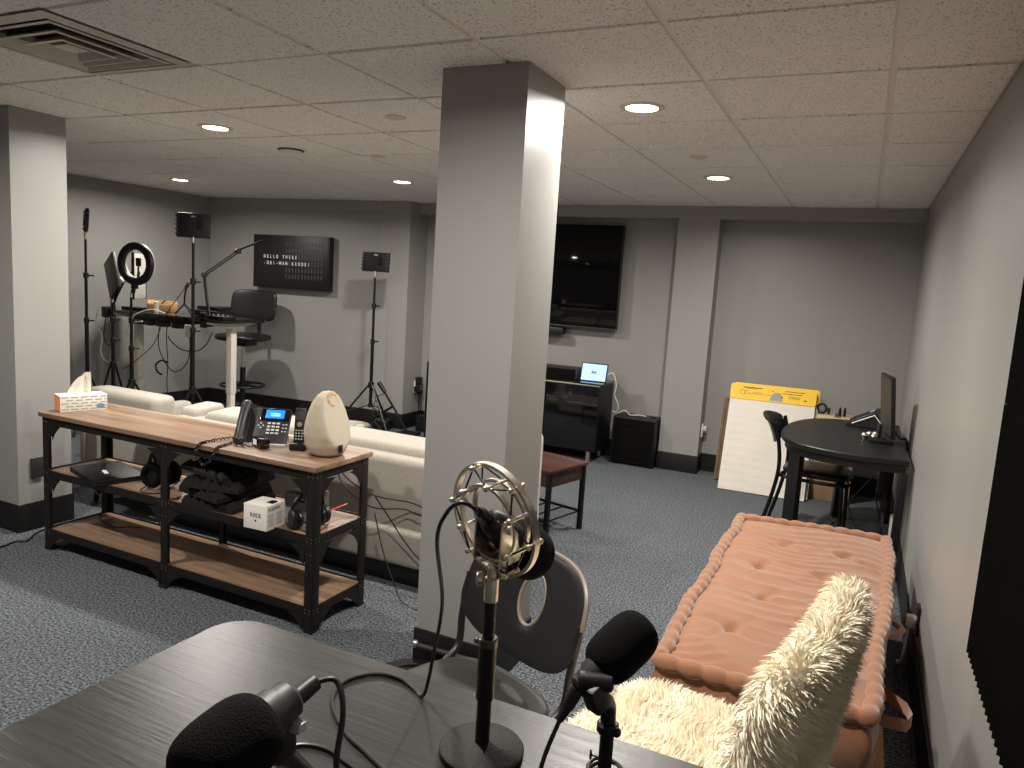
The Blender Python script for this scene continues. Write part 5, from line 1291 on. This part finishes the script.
# foam-capped microphone at right
t = thing('desk_microphone', 'black foam-capped microphone on a short desk stand at the table right end', 'microphone', (-0.293, 1.065, TT))
FA = Vector((0.42, 0.62, 0.48)).normalized()
m2 = Vector((-0.288, 1.083, 0.994))-Vector((-0.293, 1.065, TT))
body = part('body', G().lathe([(0, -0.094), (0.014, -0.094), (0.0185, -0.090), (0.0195, -0.07), (0.024, -0.064), (0.024, -0.02), (0, -0.02)], 28, axm(FA, m2)), M_greyp, t)
part('windscreen', G().lathe(foam_prof(-0.056, 0.061, 0.042), 36, axm(FA, m2)), M_foamb, body, angle=80)
q0 = m2-FA*0.092
part('cable_plug', G().cyl(q0, q0+Vector((-0.012, -0.012, -0.03)), 0.0105, 0.0095, n=14, bev=0.002).cyl(q0+Vector((-0.012, -0.012, -0.03)), q0+Vector((-0.02, -0.02, -0.05)), 0.008, 0.005, n=12), M_black, body)
yk = m2-FA*0.06
part('clip', G().box(yk+Vector((0.012, -0.018, -0.022)), (0.03, 0.034, 0.05), 0.006, Euler((R(25), 0, R(-25)))).cyl(yk+Vector((-0.015, -0.03, 0.0)), yk+Vector((0.035, -0.01, 0.0)), 0.014, n=16, bev=0.003), M_black, t)
part('swivel_neck', G().tube([yk+Vector((0.01, -0.02, -0.03)), (-0.004, -0.006, 0.16), (0, 0, 0.125)], 0.014, 12, radii=[0.016, 0.014, 0.012]), M_black, t)
part('lock_ring', G().cyl((0, 0, 0.108), (0, 0, 0.126), 0.0175, n=20, bev=0.003).sphere((0.016, -0.006, 0.117), 0.008, 10, 6), M_black, t)
part('pole', G().cyl((0, 0, 0.01), (0, 0, 0.11), 0.011, n=16), M_black, t)
part('base', G().lathe([(0, 0), (0.055, 0), (0.058, 0.004), (0.055, 0.010), (0, 0.014)], 40), M_black, t)
part('cable_tie', G().box((-0.017, -0.004, 0.065), (0.012, 0.003, 0.003)).box((-0.023, -0.004, 0.065), (0.003, 0.003, 0.016)), M_rubber, t)
part('cable_wrap', G().torus((0.002, 0, 0.042), (0.15, -0.1, 1), 0.028, 0.0032, 28, 7).torus((0.004, 0, 0.036), (-0.1, -0.1, 1), 0.031, 0.0032, 28, 7), M_rubber, t)
q1 = Vector((-0.293, 1.065, TT))+q0+Vector((-0.02, -0.02, -0.05))
tag(part('microphone_cable', G().tube([q1, q1+Vector((-0.012, -0.02, -0.05)), q1+Vector((-0.02, -0.07, -0.13)), (-0.40, 0.92, zt), (-0.41, 0.86, zt), (-0.38, 0.80, zt)], 0.0036, 8), M_rubber), 'black cable hanging from the foam-capped microphone at the table right end', 'cable')

# foam-capped microphone at bottom left
t = thing('desk_microphone', 'black foam-capped microphone at the lower left, turned towards the viewer', 'microphone', (-0.56, 0.69, TT))
m3 = Vector((-0.528, 0.505, 1.070))-Vector((-0.56, 0.69, TT)); FA = Vector((-0.15, -0.954, -0.26)).normalized()
body = part('body', G().lathe([(0, -0.088), (0.016, -0.088), (0.021, -0.083), (0.022, -0.07), (0.025, -0.064), (0.025, -0.02), (0, -0.02)], 28, axm(FA, m3)), M_greyp, t)
part('windscreen', G().lathe(foam_prof(-0.056, 0.050, 0.044, 3.0), 36, axm(FA, m3)), M_foamb, body, angle=80)
q0 = m3-FA*0.085+Vector((0.006, 0, 0))
part('cable_plug', G().cyl(q0+Vector((0, 0, -0.0)), q0-FA*0.03, 0.0105, 0.0095, n=14, bev=0.002), M_black, body)
part('switch_block', G().box(m3-FA*0.075+Vector((0.020, 0.0, -0.020)), (0.016, 0.014, 0.012), 0.003), M_key, body)
part('clip', G().box(m3-FA*0.068+Vector((0.0, 0.0, -0.035)), (0.03, 0.03, 0.045), 0.006), M_black, t)
part('swivel_neck', G().tube([m3-FA*0.068+Vector((0, 0, -0.05)), (0.02, -0.03, 0.18), (0, 0, 0.14)], 0.013, 12), M_black, t)
part('pole', G().cyl((0, 0, 0.01), (0, 0, 0.15), 0.011, n=16), M_black, t)
part('base', G().lathe([(0, 0), (0.055, 0), (0.058, 0.004), (0.055, 0.010), (0, 0.014)], 40), M_black, t)
q1 = Vector((-0.56, 0.69, TT))+q0-FA*0.03
tag(part('microphone_cable', G().tube([q1, q1+Vector((0.018, 0.012, 0.0)), q1+Vector((0.038, 0.0, -0.025)), q1+Vector((0.040, -0.01, -0.09)), (-0.50, 0.70, 0.90), (-0.47, 0.74, zt), (-0.42, 0.76, zt)], 0.0034, 8), M_rubber), 'black cable curving off the lower-left microphone', 'cable')
tag(part('table_cable', G().tube([(-0.90, 0.74, zt), (-0.84, 0.82, zt), (-0.81, 0.87, zt), (-0.784, 0.916, zt), (-0.74, 0.930, zt), (-0.694, 0.920, zt), (-0.65, 0.905, zt), (-0.60, 0.86, zt), (-0.57, 0.80, zt)], 0.0036, 8), M_rubber), 'black cable arching across the tabletop behind the lower-left microphone', 'cable')
